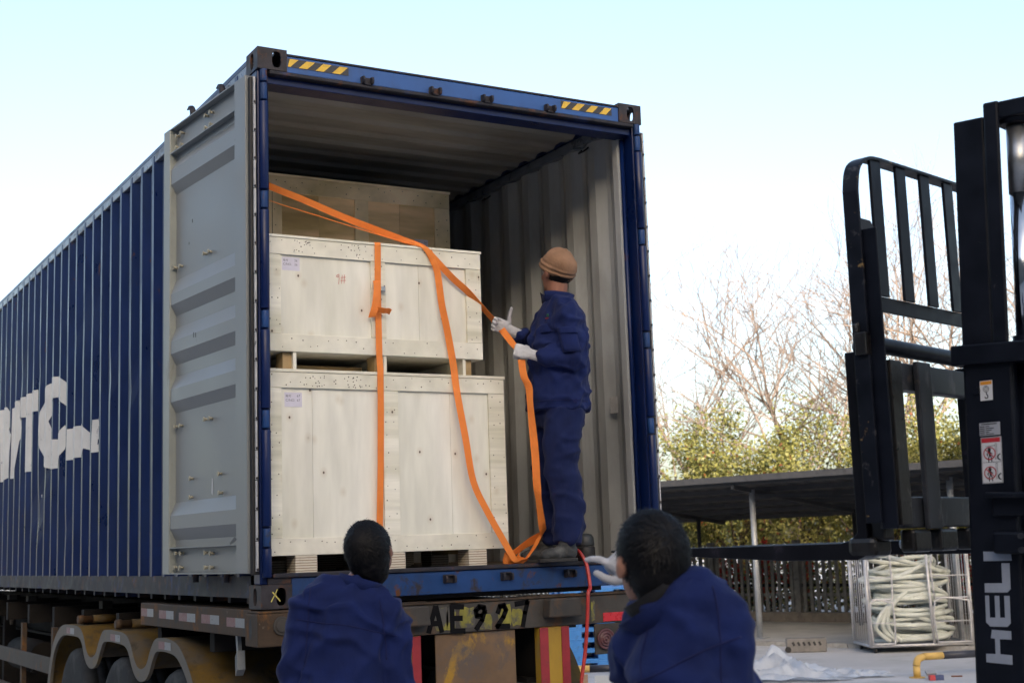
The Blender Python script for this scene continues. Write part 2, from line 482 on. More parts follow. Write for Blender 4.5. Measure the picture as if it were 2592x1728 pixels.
# rails
for s, nm in ((0, 'l'), (1, 'r')):
    X = (lambda a: a) if s == 0 else (lambda a: W-a)
    mb = MB(); xa, xb = sorted((X(.009), X(.07))); mb.box(xa, xb, .178, LEN-.178, zz(2.80), zz(2.858))
    mb.build('top_rail', M['rail_sky_sheen'], box_root, bevel=.006)
    mb = MB(); n = 60
    xa, xb = sorted((X(.010), X(.060)))
    rr = random.Random(11)
    vs = []
    for i in range(n+1):
        y = .178+(LEN-.356)*i/n
        w1 = (.012*math.sin(i*1.7)+rr.uniform(-.006, .006)) if y > 3.4 else rr.uniform(-.002, .002)
        vs += [(xa+w1*.4, y, zz(.052+abs(w1)*.7)), (xb, y, zz(.052)), (xb, y, zz(.162)), (xa, y, zz(.162))]
    mb.add(vs, [(i*4+k, i*4+(k+1)%4, (i+1)*4+(k+1)%4, (i+1)*4+k) for i in range(n) for k in range(4)])
    mb.build('bottom_rail', M['rail_grime'] if s == 0 else M['container_shade_blue'], box_root, fix=True)
    for yf in (0, 1):
        ya, yb = ((.022, .120) if yf == 0 else (LEN-.165, LEN-.01))
        mb = MB(); xa, xb = sorted((X(.004), X(.060))); mb.box(xa, xb, ya, yb, zz(.118), zz(H-.118))
        mb.build('corner_post', M['container_shade_blue'], box_root, bevel=.008)
        for top in (0, 1):
            # corner casting: hollow cast box with oval openings
            x0, x1 = sorted((X(0), X(.162))); y0, y1 = ((0, .178) if yf == 0 else (LEN-.178, LEN)); z0 = 0 if top == 0 else H-.118; z1 = z0+.118
            mb = MB()
            def holed(o, ax, ay, w, h, cx, cy, rx, ry, th):
                o, ax, ay = V(o), V(ax), V(ay); az = ax.cross(ay); N = 28
                per = []; hol = []
                for k in range(N):
                    a = 2*math.pi*(k+.5)/N; c, s_ = math.cos(a), math.sin(a)
                    m_ = 1/max(abs(c)/(w/2), abs(s_)/(h/2)); per.append((w/2+c*m_, h/2+s_*m_))
                    e = 2/2.8
                    hol.append((cx+rx*math.copysign(abs(c)**e, c), cy+ry*math.copysign(abs(s_)**e, s_)))
                vs = [o+ax*p[0]+ay*p[1] for p in per]+[o+ax*p[0]+ay*p[1] for p in hol]+[o+ax*p[0]+ay*p[1]-az*th for p in hol]+[o+ax*p[0]+ay*p[1]-az*th for p in per]
                fs = []
                for k in range(N):
                    j = (k+1) % N
                    fs += [(k, j, N+j, N+k), (N+k, N+j, 2*N+j, 2*N+k), (2*N+k, 2*N+j, 3*N+j, 3*N+k)]
                mb.add(vs, fs)
                # square outer corners
                for cxx, cyy in ((0,0),(w,0),(w,h),(0,h)):
                    near = sorted(per, key=lambda p: (p[0]-cxx)**2+(p[1]-cyy)**2)[:2]
                    mb.add([o+ax*near[0][0]+ay*near[0][1], o+ax*cxx+ay*cyy, o+ax*near[1][0]+ay*near[1][1]], [(0,1,2)])
            w_, h_ = .162, .118
            if yf == 0: holed((x0, y0, zz(z0)), (1,0,0), (0,0,1), w_, h_, (.105 if s == 0 else .085), .059, .026, .044, .014)
            else: mb.add([(x0,y1,zz(z0)),(x1,y1,zz(z0)),(x1,y1,zz(z1)),(x0,y1,zz(z1))], [(3,2,1,0)])
            if s == 0: holed((x0, y1, zz(z0)), (0,-1,0), (0,0,1), .178, h_, .089, .059, .026, .044, .014)
            else: holed((x1, y0, zz(z0)), (0,1,0), (0,0,1), .178, h_, .089, .059, .026, .044, .014)
            if top: holed((x0, y0, zz(z1)), (1,0,0), (0,1,0), w_, .178, .081, .089, .032, .062, .014)
            else: holed((x0, y1, zz(z0)), (1,0,0), (0,-1,0), w_, .178, .081, .089, .032, .062, .014)
            if top: mb.add([(x0,y0,zz(z0)),(x1,y0,zz(z0)),(x1,y1,zz(z0)),(x0,y1,zz(z0))], [(3,2,1,0)])
            else: mb.add([(x0,y0,zz(z1)),(x1,y0,zz(z1)),(x1,y1,zz(z1)),(x0,y1,zz(z1))], [(0,1,2,3)])
            xi = x1 if s == 0 else x0
            mb.add([(xi,y0,zz(z0)),(xi,y1,zz(z0)),(xi,y1,zz(z1)),(xi,y0,zz(z1))], [(0,1,2,3)] if s == 0 else [(3,2,1,0)])
            if yf == 0: mb.add([(x0,y1,zz(z0)),(x1,y1,zz(z0)),(x1,y1,zz(z1)),(x0,y1,zz(z1))], [(3,2,1,0)])
            mb.build('corner_casting', M['casting_steel'], box_root, fix=True, bevel=.005)
# chalk cross on the lower left casting
mb = MB()
stroke(mb, [(.052, .036), (.084, .094)], .005, (0, -.0012, ZB), (1,0,0), (0,0,1)); stroke(mb, [(.060, .082), (.098, .038)], .006, (0, -.0012, ZB), (1,0,0), (0,0,1))
mb.build('chalk_mark', M['chalk_yellow'], box_root)

# header above the door opening
mb = MB(); mb.box(.163, W-.163, .006, .14, zz(2.776), zz(2.866)); head = mb.build('header', M['header_lit_blue'], box_root, bevel=.004)
mb = MB(); mb.box(.150, W-.150, .002, .15, zz(2.8685), zz(2.878)); mb.build('header_cap', M['rail_grime'], head)
mb = MB(); mb.box(.064, W-.064, -.008, .13, zz(2.752), zz(2.7735)); mb.build('rain_lip', M['rail_grime'], head, bevel=.005)
mb = MB(); mb.box(.064, W-.064, .035, .158, zz(2.712), zz(2.7505)); mb.build('door_stop', M['container_shade_blue'], head, bevel=.003)
def hazard(x0, x1, first):
    mb = MB(); mb.flat([(x0, 2.808), (x1, 2.808), (x1, 2.8535), (x0, 2.8535)], (0, .0035, ZB), (1,0,0), (0,0,1)); t = mb.build('hazard_tape', M['hazard_black'], head)
    w = (x1-x0)/7.4; k = 0
    x = first
    while x < x1-.02:
        p = [(x-.02, 2.809), (x-.02+w, 2.809), (x+.025+w, 2.8525), (x+.025, 2.8525)]
        p = [(min(max(q[0], x0+.001), x1-.001), q[1]) for q in p]
        mb = MB(); mb.flat(p, (0, .0022, ZB), (1,0,0), (0,0,1)); mb.build('tape_stripe', M['hazard_yellow'], t)
        x += w*2.0
hazard(.166, .515, .155); hazard(1.865, 2.225, 1.862)
def keeper(x, z, y, up, parent, mt):
    mb = MB()
    mb.box(x-.034, x+.034, y-.006, y, z-.022, z+.022)
    for s in (-1, 1):
        pr = [(0, -.020), (.030, -.016), (.036, .0), (.030, .020), (0, .024)]
        mb.prism([(p[0], p[1]*up) for p in pr], (x+s*.026-.006, y-.006, z), (0,-1,0), (0,0,1), (1,0,0), .012)
    mb.box(x-.020, x+.020, y-.022, y-.006, z-.019*up-.004, z-.019*up+.004)
    return mb.build('cam_keeper', mt, parent, fix=True, bevel=.002)
for x in (.618, 1.031, 1.361, 1.781): keeper(x, zz(2.790), .006, 1, head, M['rail_grime'])
# sill
mb = MB(); mb.box(.163, 2.070, .008, .105, zz(.030), zz(.148)); sill = mb.build('door_sill', M['sill_blue'], box_root, bevel=.004)
mb = MB(); mb.box(.040, .161, .010, .105, zz(.1195), zz(.1495)); mb.build('sill_end', M['rail_grime'], sill)
mb = MB(); mb.box(W-.161, W-.040, .010, .105, zz(.1195), zz(.1495)); mb.build('sill_end', M['rail_grime'], sill)
mb = MB(); mb.box(.163, 2.07, .106, .14, zz(.004), zz(.148)); mb.build('sill_back', M['rail_grime'], sill)
mb = MB(); mb.box(2.073, W-.163, .06, .105, zz(.03), zz(.148)); mb.build('sill_recess', M['casting_steel'], sill)
mb = MB(); mb.box(.064, 2.18, -.004, .108, zz(.1505), zz(.1715)); mb.build('sill_plate', M['rail_grime'], sill, bevel=.004)
for x in (.515, 1.041, 1.39, 1.795): keeper(x, zz(.108), .008, -1, sill, M['rail_grime'])
# inside posts and lashing points by the doors
for s in (0, 1):
    X = (lambda a: a) if s == 0 else (lambda a: W-a)
    mb = MB(); xa, xb = sorted((X(.034), X(.094))); mb.box(xa, xb, .124, .205, zz(.168), zz(2.74)); mb.build('inner_post', M['inner_grey'], box_root, bevel=.015)
    mb = MB(); mb.tube([(X(.080), .108, zz(.168)), (X(.080), .108, zz(2.70))], .014, 10); mb.build('jamb_bead', M['container_shade_blue'], box_root)
    for i in range(9):
        y = .55+i*1.3
        mb = MB(); xx = X(.055)
        mb.tube([(xx+(.0 if s == 0 else 0), y-.04, zz(2.77)), (X(.085), y-.03, zz(2.745)), (X(.085), y+.03, zz(2.745)), (xx, y+.04, zz(2.77))], .006, 6)
        mb.build('lashing_ring', M['rubber_black'], box_root)
mb = MB(); mb.flat([(0,0), (.085,0), (.085,.10), (0,.10)], (W-.052, .40, zz(1.05)), (0,-1,0), (0,0,1)); nt_ = mb.build('inspection_notice', M['gasket_white'], box_root)

# door hinges: knuckles along both posts
for s in (0, 1):
    X = (lambda a: a) if s == 0 else (lambda a: W-a)
    segs = [.10, .30, .66, .74, 1.30, 1.38, 2.10, 2.18, 2.66, 2.76]
    for a, b in ((.155,.295),(.305,.395),(.405,.885),(.895,.985),(.995,1.395),(1.405,1.495),(1.505,2.02),(2.03,2.12),(2.13,2.60),(2.61,2.70),(2.71,2.775)):
        kn = (b-a) < .12
        mb = MB(); mb.tube([(X(.034), .006, zz(a)), (X(.034), .006, zz(b))], .024 if not kn else .019, 12)
        mb.build('hinge', M['container_shade_blue'] if not kn else M['sill_blue'], box_root, bevel=.003)
# doors, swung right round against the sides
def door(s):
    X = (lambda a: a) if s == 0 else (lambda a: W-a)
    Hh, Fr = V(X(-.045), .03, 0), V(X(-.15), 1.22, 0)
    d = (Fr-Hh).normalized(); n = V(-d.y, d.x, 0) if s == 0 else V(d.y, -d.x, 0)
    L = 1.195; up = V(0,0,1)
    def P(a, off, z): return Hh+d*a+n*off+up*(z+ZB)
    def bx(mb, a0, a1, o0, o1, z0, z1):
        mb.obox(P((a0+a1)/2, (o0+o1)/2, (z0+z1)/2), d, n, up, (a1-a0)/2, (o1-o0)/2, (z1-z0)/2)
    prof = [(.325,-.04),(.364,-.04),(.427,-.007),(.50,-.007),(.574,-.04),(1.08,-.04),(1.141,-.007),(1.213,-.007),(1.287,-.04),(1.355,-.04),(1.418,-.007),(1.488,-.007),(1.569,-.04),(1.64,-.04),(1.702,-.007),(1.764,-.007),(1.85,-.04),(2.36,-.04),(2.415,-.007),(2.50,-.007),(2.56,-.04),(2.598,-.04)]
    mb = MB(); a0, a1 = .170, 1.100
    k = len(prof)
    mb.add([P(a0, o, z) for z, o in prof]+[P(a1, o, z) for z, o in prof], [((i, i+1, k+i+1, k+i) if s == 0 else (i, k+i, k+i+1, i+1)) for i in range(k-1)])
    root = mb.build('door', M['door_grey'], box_root)
    mb = MB(); bx(mb, .165, 1.105, -.064, -.058, .185, 2.745); mb.build('outer_skin', M['container_shade_blue'], root)
    for (x0, x1) in ((.030, .172), (1.098, 1.196)):
        mb = MB(); bx(mb, x0, x1, -.060, 0, .176, 2.752); mb.build('door_stile', M['door_grey'] if x0 < .5 else M['door_cream'], root, bevel=.004)
    for z0, z1 in ((.318, .325), (2.598, 2.605)):
        mb = MB(); bx(mb, .1735, 1.0965, -.055, -.002, z0, z1); mb.build('door_shelf', M['door_grey'], root)
    for z0, z1 in ((.1765, .184), (2.744, 2.7515)):
        mb = MB(); bx(mb, .1735, 1.0965, -.055, -.003, z0, z1); mb.build('door_flange', M['door_grey'], root)
    for z0, z1 in ((.1855, .317), (2.606, 2.743)):
        mb = MB(); bx(mb, .1735, 1.0965, -.055, -.042, z0, z1); mb.build('door_rail', M['door_grey'], root)
    mb = MB(); bx(mb, -.004, .028, -.052, -.012, .170, 2.735); mb.build('gasket', M['rubber_black'], root, bevel=.006)
    for i in range(17):
        mb = MB(); z0 = .185+i*.15; bx(mb, -.020, -.008, -.036+.0015*((i*7) % 3), -.026, z0+.002, z0+.148); mb.build('gasket_strip', M['gasket_white'], root)
    for i in range(17):
        mb = MB(); mb.disc(P(-.0205, -.031, .195+i*.15), -d, .007, 8, .004); mb.build('gasket_rivet', M['casting_steel'], root)
    if s == 0:
        for a, z in ((.644,1.919),(.577,1.917),(1.08,1.92),(.996,1.916),(.636,1.002),(.565,.999),(1.063,1.001),(.991,1.0),(.839,.695),(.443,.696),(.843,.593),(.435,.596),(.628,.288),(.554,.283),(1.049,.291),(.977,.29),(.629,.211),(.555,.21),(1.058,.213),(.987,.212),(.62,2.70),(.55,2.70),(1.05,2.70),(.98,2.70),(.62,2.63),(.55,2.63),(1.05,2.63),(.98,2.63)):
            a = min(a, 1.085)
            mb = MB(); mb.tube([P(a, -.042, z), P(a, -.022, z)], .008, 8); mb.disc(P(a, -.022, z), n, .0125, 8, .007)
            mb.build('bolt', M['bolt_cream'], root)
        for a, z, w, h in ((.75,1.48,.006,.028),(.72,1.475,.005,.026),(.85,2.15,.005,.02),(.90,2.03,.004,.015)):
            mb = MB(); bx(mb, a-w/2, a+w/2, -.0395, -.0385, z-h/2, z+h/2) if z > 1.9 else bx(mb, a-w/2, a+w/2, -.0065, -.0055, z-h/2, z+h/2); mb.build('scuff', M['rubber_black'], root)
        mb = MB(); mb.flat([(0,0),(.018,-.01),(.028,.03),(.022,.075),(.008,.085)], P(.58, -.0385, .60), -d, up); mb.build('paper_scrap', M['gasket_white'], root)
        # torn plate at the foot of the panel
        mb = MB(); mb.add([P(.16,-.002,.345), P(.24,-.0015,.322), P(.24,.004,.330), P(.16,.012,.362)], [(0,1,2,3)]); mb.build('bent_plate', M['door_grey'], root)
    # locking rods on the outside with their cam ends above the door
    for a in (.50, .93):
        mb = MB(); mb.tube([P(a, -.092, .13), P(a, -.092, 2.78)], .017, 10); rod = mb.build('lock_rod', M['rail_grime'], root)
        mb = MB(); c = P(a, -.075, 2.785); mb.tube([c, c+up*.035+d*.002, c+up*.062+d*.018, c+up*.075+d*.050, c+up*.072+d*.085], [.018,.020,.017,.012,.005], 8)
        mb.tube([c+up*.022, c+up*.022+d*.045], [.013, .007], 8); mb.build('rod_cam', M['rail_grime'], rod)
        for z in (.45, 1.2, 1.95, 2.6):
            mb = MB(); bx(mb, a-.03, a+.03, -.110, -.066, z-.03, z+.03); mb.build('rod_bracket', M['rail_grime'], rod)
door(0); door(1)
# ================================================================== crates
def plywood(name, base, grain, knots=True, dark=.0, streak=.12, seed=0.0):
    m = bpy.data.materials.new(name); m.use_nodes = True; nt = m.node_tree; nt.nodes.clear()
    out = _n(nt, 'ShaderNodeOutputMaterial'); b = _n(nt, 'ShaderNodeBsdfPrincipled'); nt.links.new(b.outputs[0], out.inputs[0])
    tc = _n(nt, 'ShaderNodeTexCoord'); oi = _n(nt, 'ShaderNodeObjectInfo')
    off = _n(nt, 'ShaderNodeVectorMath', operation='SCALE'); off.inputs[0].default_value = (7.3, 3.1, 5.7)
    nt.links.new(oi.outputs['Random'], off.inputs['Scale'])
    ad = _n(nt, 'ShaderNodeVectorMath', operation='ADD'); nt.links.new(tc.outputs['Object'], ad.inputs[0]); nt.links.new(off.outputs[0], ad.inputs[1])
    def mp(sc):
        q = _n(nt, 'ShaderNodeMapping'); q.inputs['Scale'].default_value = sc; nt.links.new(ad.outputs[0], q.inputs[0]); return q.outputs[0]
    n1 = _n(nt, 'ShaderNodeTexNoise'); n1.inputs['Scale'].default_value = 2.5; n1.inputs['Detail'].default_value = 5; n1.inputs['Distortion'].default_value = .6
    nt.links.new(mp(grain), n1.inputs['Vector'])
    n2 = _n(nt, 'ShaderNodeTexNoise'); n2.inputs['Scale'].default_value = 12; n2.inputs['Detail'].default_value = 4
    nt.links.new(mp(grain), n2.inputs['Vector'])
    lo = tuple(c*(1-streak*1.6) for c in base[:2])+(base[2]*(1-streak*2.2),); hi = tuple(min(1, c*(1+streak*.6)) for c in base)
    col = ramp(nt, n1.outputs['Fac'], [(.32, lo), (.62, hi)])
    fine = ramp(nt, n2.outputs['Fac'], [(.35, .90), (.65, 1.04)])
    col = mixc(nt, 1.0, col, fine, 'MULTIPLY')
    rnd = ramp(nt, oi.outputs['Random'], [(0, (.93,.91,.88)), (1, (1.04,1.04,1.04))])
    col = mixc(nt, 1.0, col, rnd, 'MULTIPLY')
    if knots:
        vo = _n(nt, 'ShaderNodeTexVoronoi'); vo.voronoi_dimensions = '2D'; vo.inputs['Scale'].default_value = 5.2; vo.inputs['Randomness'].default_value = 1.0
        sx = _n(nt, 'ShaderNodeSeparateXYZ'); nt.links.new(mp((1, 1, .75)), sx.inputs[0]); cx_ = _n(nt, 'ShaderNodeCombineXYZ'); nt.links.new(sx.outputs[0], cx_.inputs[0]); nt.links.new(sx.outputs[2], cx_.inputs[1]); nt.links.new(cx_.outputs[0], vo.inputs['Vector'])
        halo = ramp(nt, vo.outputs['Distance'], [(.0, 1.0), (.13, 0.0)])
        col = mixc(nt, math_n(nt, 'MULTIPLY', halo, .30), col, (.42, .31, .18))
        pit = ramp(nt, vo.outputs['Distance'], [(.018, 1.0), (.034, 0.0)])
        sel = _n(nt, 'ShaderNodeSeparateColor'); nt.links.new(vo.outputs['Color'], sel.inputs[0])
        on = ramp(nt, sel.outputs[0], [(.42, 0.0), (.44, 1.0)])
        col = mixc(nt, math_n(nt, 'MULTIPLY', pit, on), col, (.075, .045, .03))
    nt.links.new(col, b.inputs['Base Color']); b.inputs['Roughness'].default_value = .62; b.inputs['Specular IOR Level'].default_value = .35
    bn = _n(nt, 'ShaderNodeBump'); bn.inputs['Strength'].default_value = .12; bn.inputs['Distance'].default_value = .002
    nt.links.new(n2.outputs['Fac'], bn.inputs['Height']); nt.links.new(bn.outputs[0], b.inputs['Normal'])
    MATS[name] = m; return m
plywood('ply_panel', (.755, .75, .69), (1.2, 1, .22), streak=.07)
plywood('ply_batten', (.745, .73, .65), (.9, 1, .9), knots=False, streak=.08)
plywood('ply_stile', (.745, .725, .64), (.25, 1, 3.5), knots=True, streak=.11)
plywood('ply_brown', (.84, .62, .39), (.35, 1, 2.2), knots=False, streak=.26)
plywood('ply_brown_batten', (.88, .73, .52), (.9, 1, .9), knots=False, streak=.2)
plywood('timber', (.40, .29, .16), (1, .3, 3), knots=False, streak=.25)
def layered(name, a, b_, per):
    m = bpy.data.materials.new(name); m.use_nodes = True; nt = m.node_tree; bs = nt.nodes['Principled BSDF']
    w = _n(nt, 'ShaderNodeTexWave', wave_type='BANDS', bands_direction='Z'); w.inputs['Scale'].default_value = per; w.inputs['Distortion'].default_value = .7; w.inputs['Detail'].default_value = 3
    w.inputs['Detail Scale'].default_value = 3
    nt.links.new(coords(nt), w.inputs['Vector'])
    c = ramp(nt, w.outputs['Fac'], [(.08, b_), (.30, a)])
    f = noise_tex(nt, 25, 4, .6, (1,1,.4)); c = mixc(nt, ramp(nt, f, [(.6, 0.0), (.75, .5)]), c, (.25,.18,.11))
    nt.links.new(c, bs.inputs['Base Color']); bs.inputs['Roughness'].default_value = .75; MATS[name] = m
layered('ply_layers', (.60, .55, .46), (.22, .15, .10), 24)
mat('nail_steel', (.10, .085, .07), .6, var=(60, .4))
mat('paper', (.60, .58, .68), .7, var=(30, .04))
mat('ink_grey', (.12, .13, .16), .7, var=None)
mat('ink_red', (.52, .10, .08), .8, var=None)
PXZ = ((1,0,0), (0,0,1))

def crate(label, x0, x1, y, depth, z0, z1, lidt, top_h, bot_h, xl, xc, xr, seams, brown, nseed):
    """front face y; z0/z1 = foot of the face / top of the lid; xl, xc, xr = inner edges of the stiles"""
    rt = thing('wooden_crate', ((x0+x1)/2, y+depth/2, zz(z0)), label, 'crate', None)
    pm = M['ply_brown'] if brown else M['ply_panel']; bmn = M['ply_brown_batten'] if brown else M['ply_batten']; sm = M['ply_brown_batten'] if brown else M['ply_stile']
    zl = z1-lidt
    edges = [x0+.002]+seams+[x1-.002]
    for a, b in zip(edges[:-1], edges[1:]):
        MB().box(a+.0006, b-.0006, y+.013, y+.025, zz(z0+.002), zz(zl-.001)).build('panel', pm, rt, bevel=.0012)
    MB().box(x0, x1, y-.001, y+.0125, zz(zl-top_h), zz(zl-.0012)).build('batten', bmn, rt, bevel=.0015)
    MB().box(x0, x1, y-.0005, y+.0125, zz(z0), zz(z0+bot_h)).build('batten', bmn, rt, bevel=.0015)
    for a, b in ((x0, xl), xc, (xr, x1)):
        MB().box(a, b, y, y+.0122, zz(z0+bot_h+.0012), zz(zl-top_h-.0012)).build('stile', sm, rt, bevel=.0015)
    MB().box(x0-.004, x1+.006, y-.006, y+depth+.004, zz(zl), zz(z1)).build('lid', bmn, rt, bevel=.002)
    for xs in (x0, x1-.012):
        MB().box(xs, xs+.012, y+.026, y+depth, zz(z0), zz(zl-.001)).build('side_panel', pm, rt)
    MB().box(x0+.0125, x1-.0125, y+depth-.013, y+depth-.001, zz(z0), zz(zl-.001)).build('back_panel', pm, rt)
    MB().box(x0+.0125, x1-.0125, y+.026, y+depth-.014, zz(z0+.001), zz(z0+.014)).build('base_panel', pm, rt)
    # nail heads
    rn = random.Random(nseed); mb = MB()
    def nail(x, z): mb.disc((x, y-.0016, zz(z)), (0,-1,0), rn.uniform(.0026, .0042), 6)
    for zc, hh in ((zl-top_h/2, top_h), (z0+bot_h/2, bot_h)):
        xq = x0+.02
        while xq < x1-.01:
            nail(xq+rn.uniform(-.012, .012), zc+rn.choice((-1, 1))*hh*rn.uniform(.12, .36)); xq += rn.uniform(.03, .085)
    for a, b in ((x0, xl), xc, (xr, x1)):
        zq = z0+bot_h+.03
        while zq < zl-top_h-.02:
            nail(a+(b-a)*rn.uniform(.12, .35), zq+rn.uniform(-.02, .02))
            if rn.random() < .8: nail(a+(b-a)*rn.uniform(.6, .9), zq+rn.uniform(-.02, .02))
            zq += rn.uniform(.05, .11)
    for (cx, cz) in ((x0+.2+rn.random()*.2, zl-top_h*.5), (x0+.45+rn.random()*.1, zl-top_h*.5)):
        if not brown:
            for _ in range(16): nail(cx+rn.gauss(0, .035), cz+rn.uniform(-.4, .4)*top_h)
    tag(mb.build('nail_heads', M['nail_steel'], rt), kind='stuff')
    return rt
def crate_label(rt, x0, z1, x1, z0, y, n):
    MB().flat([(x0, z0), (x1, z0), (x1, z1), (x0, z1)], (0, y, ZB), *PXZ).build('shipping_label', M['paper'], rt)
    lab = [c for c in rt.children if c.name.startswith('shipping_label')][0]
    w, h = x1-x0, z1-z0
    text_on('箱号', h*.21, 'lettering', M['ink_grey'], lab, (x0+w*.06, y-.0006, zz(z1-h*.32)), *PXZ)
    text_on(n, h*.25, 'lettering', M['ink_grey'], lab, (x0+w*.70, y-.0006, zz(z1-h*.32)), *PXZ)
    text_on('C/NO.', h*.25, 'lettering', M['ink_grey'], lab, (x0+w*.06, y-.0006, zz(z1-h*.62)), *PXZ)
    text_on(n, h*.25, 'lettering', M['ink_grey'], lab, (x0+w*.70, y-.0006, zz(z1-h*.62)), *PXZ)

low = crate('large pale plywood crate on the container floor, bottom of the front stack', .077, 1.468, .100, 1.12, .258, 1.213, .016, .082, .087, .152, (.721, .812), 1.367, [.324, .77, 1.13], False, 5)
crate_label(low, .172, 1.092, .268, 1.017, .1115, '67')
for xa, xb in ((.219, .337), (.729, .836), (1.216, 1.327)):
    for ya in (.100, .56, 1.06):
        MB().box(xa, xb, ya, ya+.13, zz(.1695), zz(.257)).build('skid_block', M['ply_layers'], low, bevel=.0015)
    MB().box(xa+.004, xb-.004, .232, .558, zz(.235), zz(.2565)).build('skid_runner', M['timber'], low)
upc = crate('pale plywood crate stacked on the larger crate, red 9# written on it', .085, 1.353, .120, 1.10, 1.308, 1.926, .014, .090, .092, .162, (.675, .762), 1.258, [.718, .966], False, 9)
crate_label(upc, .172, 1.811, .271, 1.740, .1315, '26')
mb = MB()
o9 = (.477, .1312, zz(1.685))
stroke(mb, [(.014,.052),(.004,.047),(.002,.040),(.010,.037),(.017,.045),(.017,.054),(.018,.030),(.014,.0)], .0026, o9, *PXZ)
stroke(mb, [(.036,.050),(.031,.004)], .0024, o9, *PXZ); stroke(mb, [(.049,.053),(.046,.006)], .0024, o9, *PXZ); stroke(mb, [(.028,.036),(.056,.040)], .0024, o9, *PXZ); stroke(mb, [(.026,.020),(.056,.023)], .0024, o9, *PXZ)
mb.build('handwriting', M['ink_red'], upc)
for xa, xb, xf, xg in ((.178, .228, .228, .246), (.700, .744, .744, .762), (1.246, 1.292, 1.228, 1.245)):
    MB().box(xf, xg, .128, 1.20, zz(1.2145), zz(1.3065)).build('skid_board', M['ply_batten'], upc)
    for ya in (.15, .62, 1.08):
        MB().box(xa+.0005, xb-.0005, ya, ya+.10, zz(1.2145), zz(1.3065)).build('skid_block', M['timber'], upc)
MB().box(.27, .69, .30, .40, zz(1.2145), zz(1.262)).build('cross_slat', M['timber'], upc)
MB().box(.80, 1.20, .42, .52, zz(1.2145), zz(1.258)).build('cross_slat', M['timber'], upc)
bck = crate('brownish plywood crate behind the front stack, tallest against the dark', .480, 1.780, 1.300, 1.12, .262, 2.608, .016, .100, .10, .610, (1.101, 1.194), 1.669, [.86, 1.42], True, 14)
MB().box(.545, .5485, 1.2985, 1.2995, zz(.4), zz(2.49)).build('joint', M['nail_steel'], bck)
crate_label(bck, 1.525, 2.271, 1.621, 2.195, 1.3115, '24')
for xa, xb in ((.60, .72), (1.08, 1.20), (1.58, 1.70)):
    for ya in (1.31, 1.8, 2.27): MB().box(xa, xb, ya, ya+.13, zz(.1695), zz(.261)).build('skid_block', M['ply_layers'], bck)

# ================================================================== straps
def strap_mat():
    m = bpy.data.materials.new('strap_orange'); m.use_nodes = True; nt = m.node_tree; bs = nt.nodes['Principled BSDF']
    tc = _n(nt, 'ShaderNodeTexCoord'); sp = _n(nt, 'ShaderNodeSeparateXYZ'); nt.links.new(tc.outputs['UV'], sp.inputs[0])
    f = math_n(nt, 'SINE', math_n(nt, 'MULTIPLY', sp.outputs[0], 44.0)); l = math_n(nt, 'SINE', math_n(nt, 'MULTIPLY', sp.outputs[1], 900.0))
    h = math_n(nt, 'ADD', f, math_n(nt, 'MULTIPLY', l, .4))
    c = ramp(nt, math_n(nt, 'ADD', math_n(nt, 'MULTIPLY', f, .5), .5), [(.0, (.78,.20,.022)), (.7, (.98,.31,.055))])
    c = mixc(nt, ramp(nt, noise_tex(nt, 14, 4), [(.5, 0.0), (.8, .35)]), c, (.62,.16,.03))
    nt.links.new(c, bs.inputs['Base Color']); bs.inputs['Roughness'].default_value = .6
    bn = _n(nt, 'ShaderNodeBump'); bn.inputs['Strength'].default_value = .5; bn.inputs['Distance'].default_value = .001
    nt.links.new(h, bn.inputs['Height']); nt.links.new(bn.outputs[0], bs.inputs['Normal'])
    tr = _n(nt, 'ShaderNodeBsdfTranslucent'); nt.links.new(c, tr.inputs[0]); ms = _n(nt, 'ShaderNodeMixShader'); ms.inputs[0].default_value = .18
    nt.links.new(bs.outputs[0], ms.inputs[1]); nt.links.new(tr.outputs[0], ms.inputs[2]); nt.links.new(ms.outputs[0], nt.nodes['Material Output'].inputs[0])
    MATS['strap_orange'] = m
strap_mat()
mat('chrome', (.62, .64, .66), .12, 1.0, var=(20, .08), rvar=.04)
mat('zinc', (.40, .41, .42), .38, .9, var=(25, .2))
def cr(pts, n=6):
    """smooth path through points (Catmull-Rom), points are tuples of any length"""
    out = []
    q = [pts[0]]+list(pts)+[pts[-1]]
    for i in range(1, len(q)-2):
        for k in range(n):
            t = k/n; r = []
            for a, b, c, d in zip(q[i-1], q[i], q[i+1], q[i+2]):
                r.append(.5*((2*b)+(-a+c)*t+(2*a-5*b+4*c-d)*t*t+(-a+3*b-3*c+d)*t**3))
            out.append(tuple(r))
    out.append(tuple(pts[-1])); return out
def zp(l): return [(a[0], a[1], a[2]+ZB)+tuple(a[3:]) for a in l]
# tie-down strap with buckle, over the lid and down the front of both crates
st1 = thing('ratchet_strap', (.70, .08, zz(1.2)), 'orange tie-down strap running straight down the crates with a buckle and loose tail', 'strap')
path = zp([(.720,1.10,1.9285),(.719,.60,1.9285),(.716,.20,1.9285),(.716,.116,1.928),(.715,.110,1.912),(.714,.112,1.80),(.712,.113,1.70),(.711,.111,1.50),(.709,.104,1.30),(.708,.092,1.216),(.707,.090,1.195),(.704,.088,1.0),(.696,.086,.70),(.685,.084,.45),(.677,.083,.27),(.674,.070,.18)])
MB().ribbon([(p, (1,0,0)) for p in path], .036, .0018).build('webbing', M['strap_orange'], st1)
tl = cr(zp([(.699,.100,1.712),(.697,.088,1.690),(.692,.080,1.64),(.682,.078,1.58),(.668,.082,1.53),(.664,.090,1.508)]), 5)
MB().ribbon([(p, (1,0,.12)) for p in tl], .043, .0018).build('folded_tail', M['strap_orange'], st1)
tl = cr(zp([(.690,.086,1.552),(.706,.078,1.548),(.728,.070,1.543),(.750,.072,1.545),(.770,.082,1.540)]), 5)
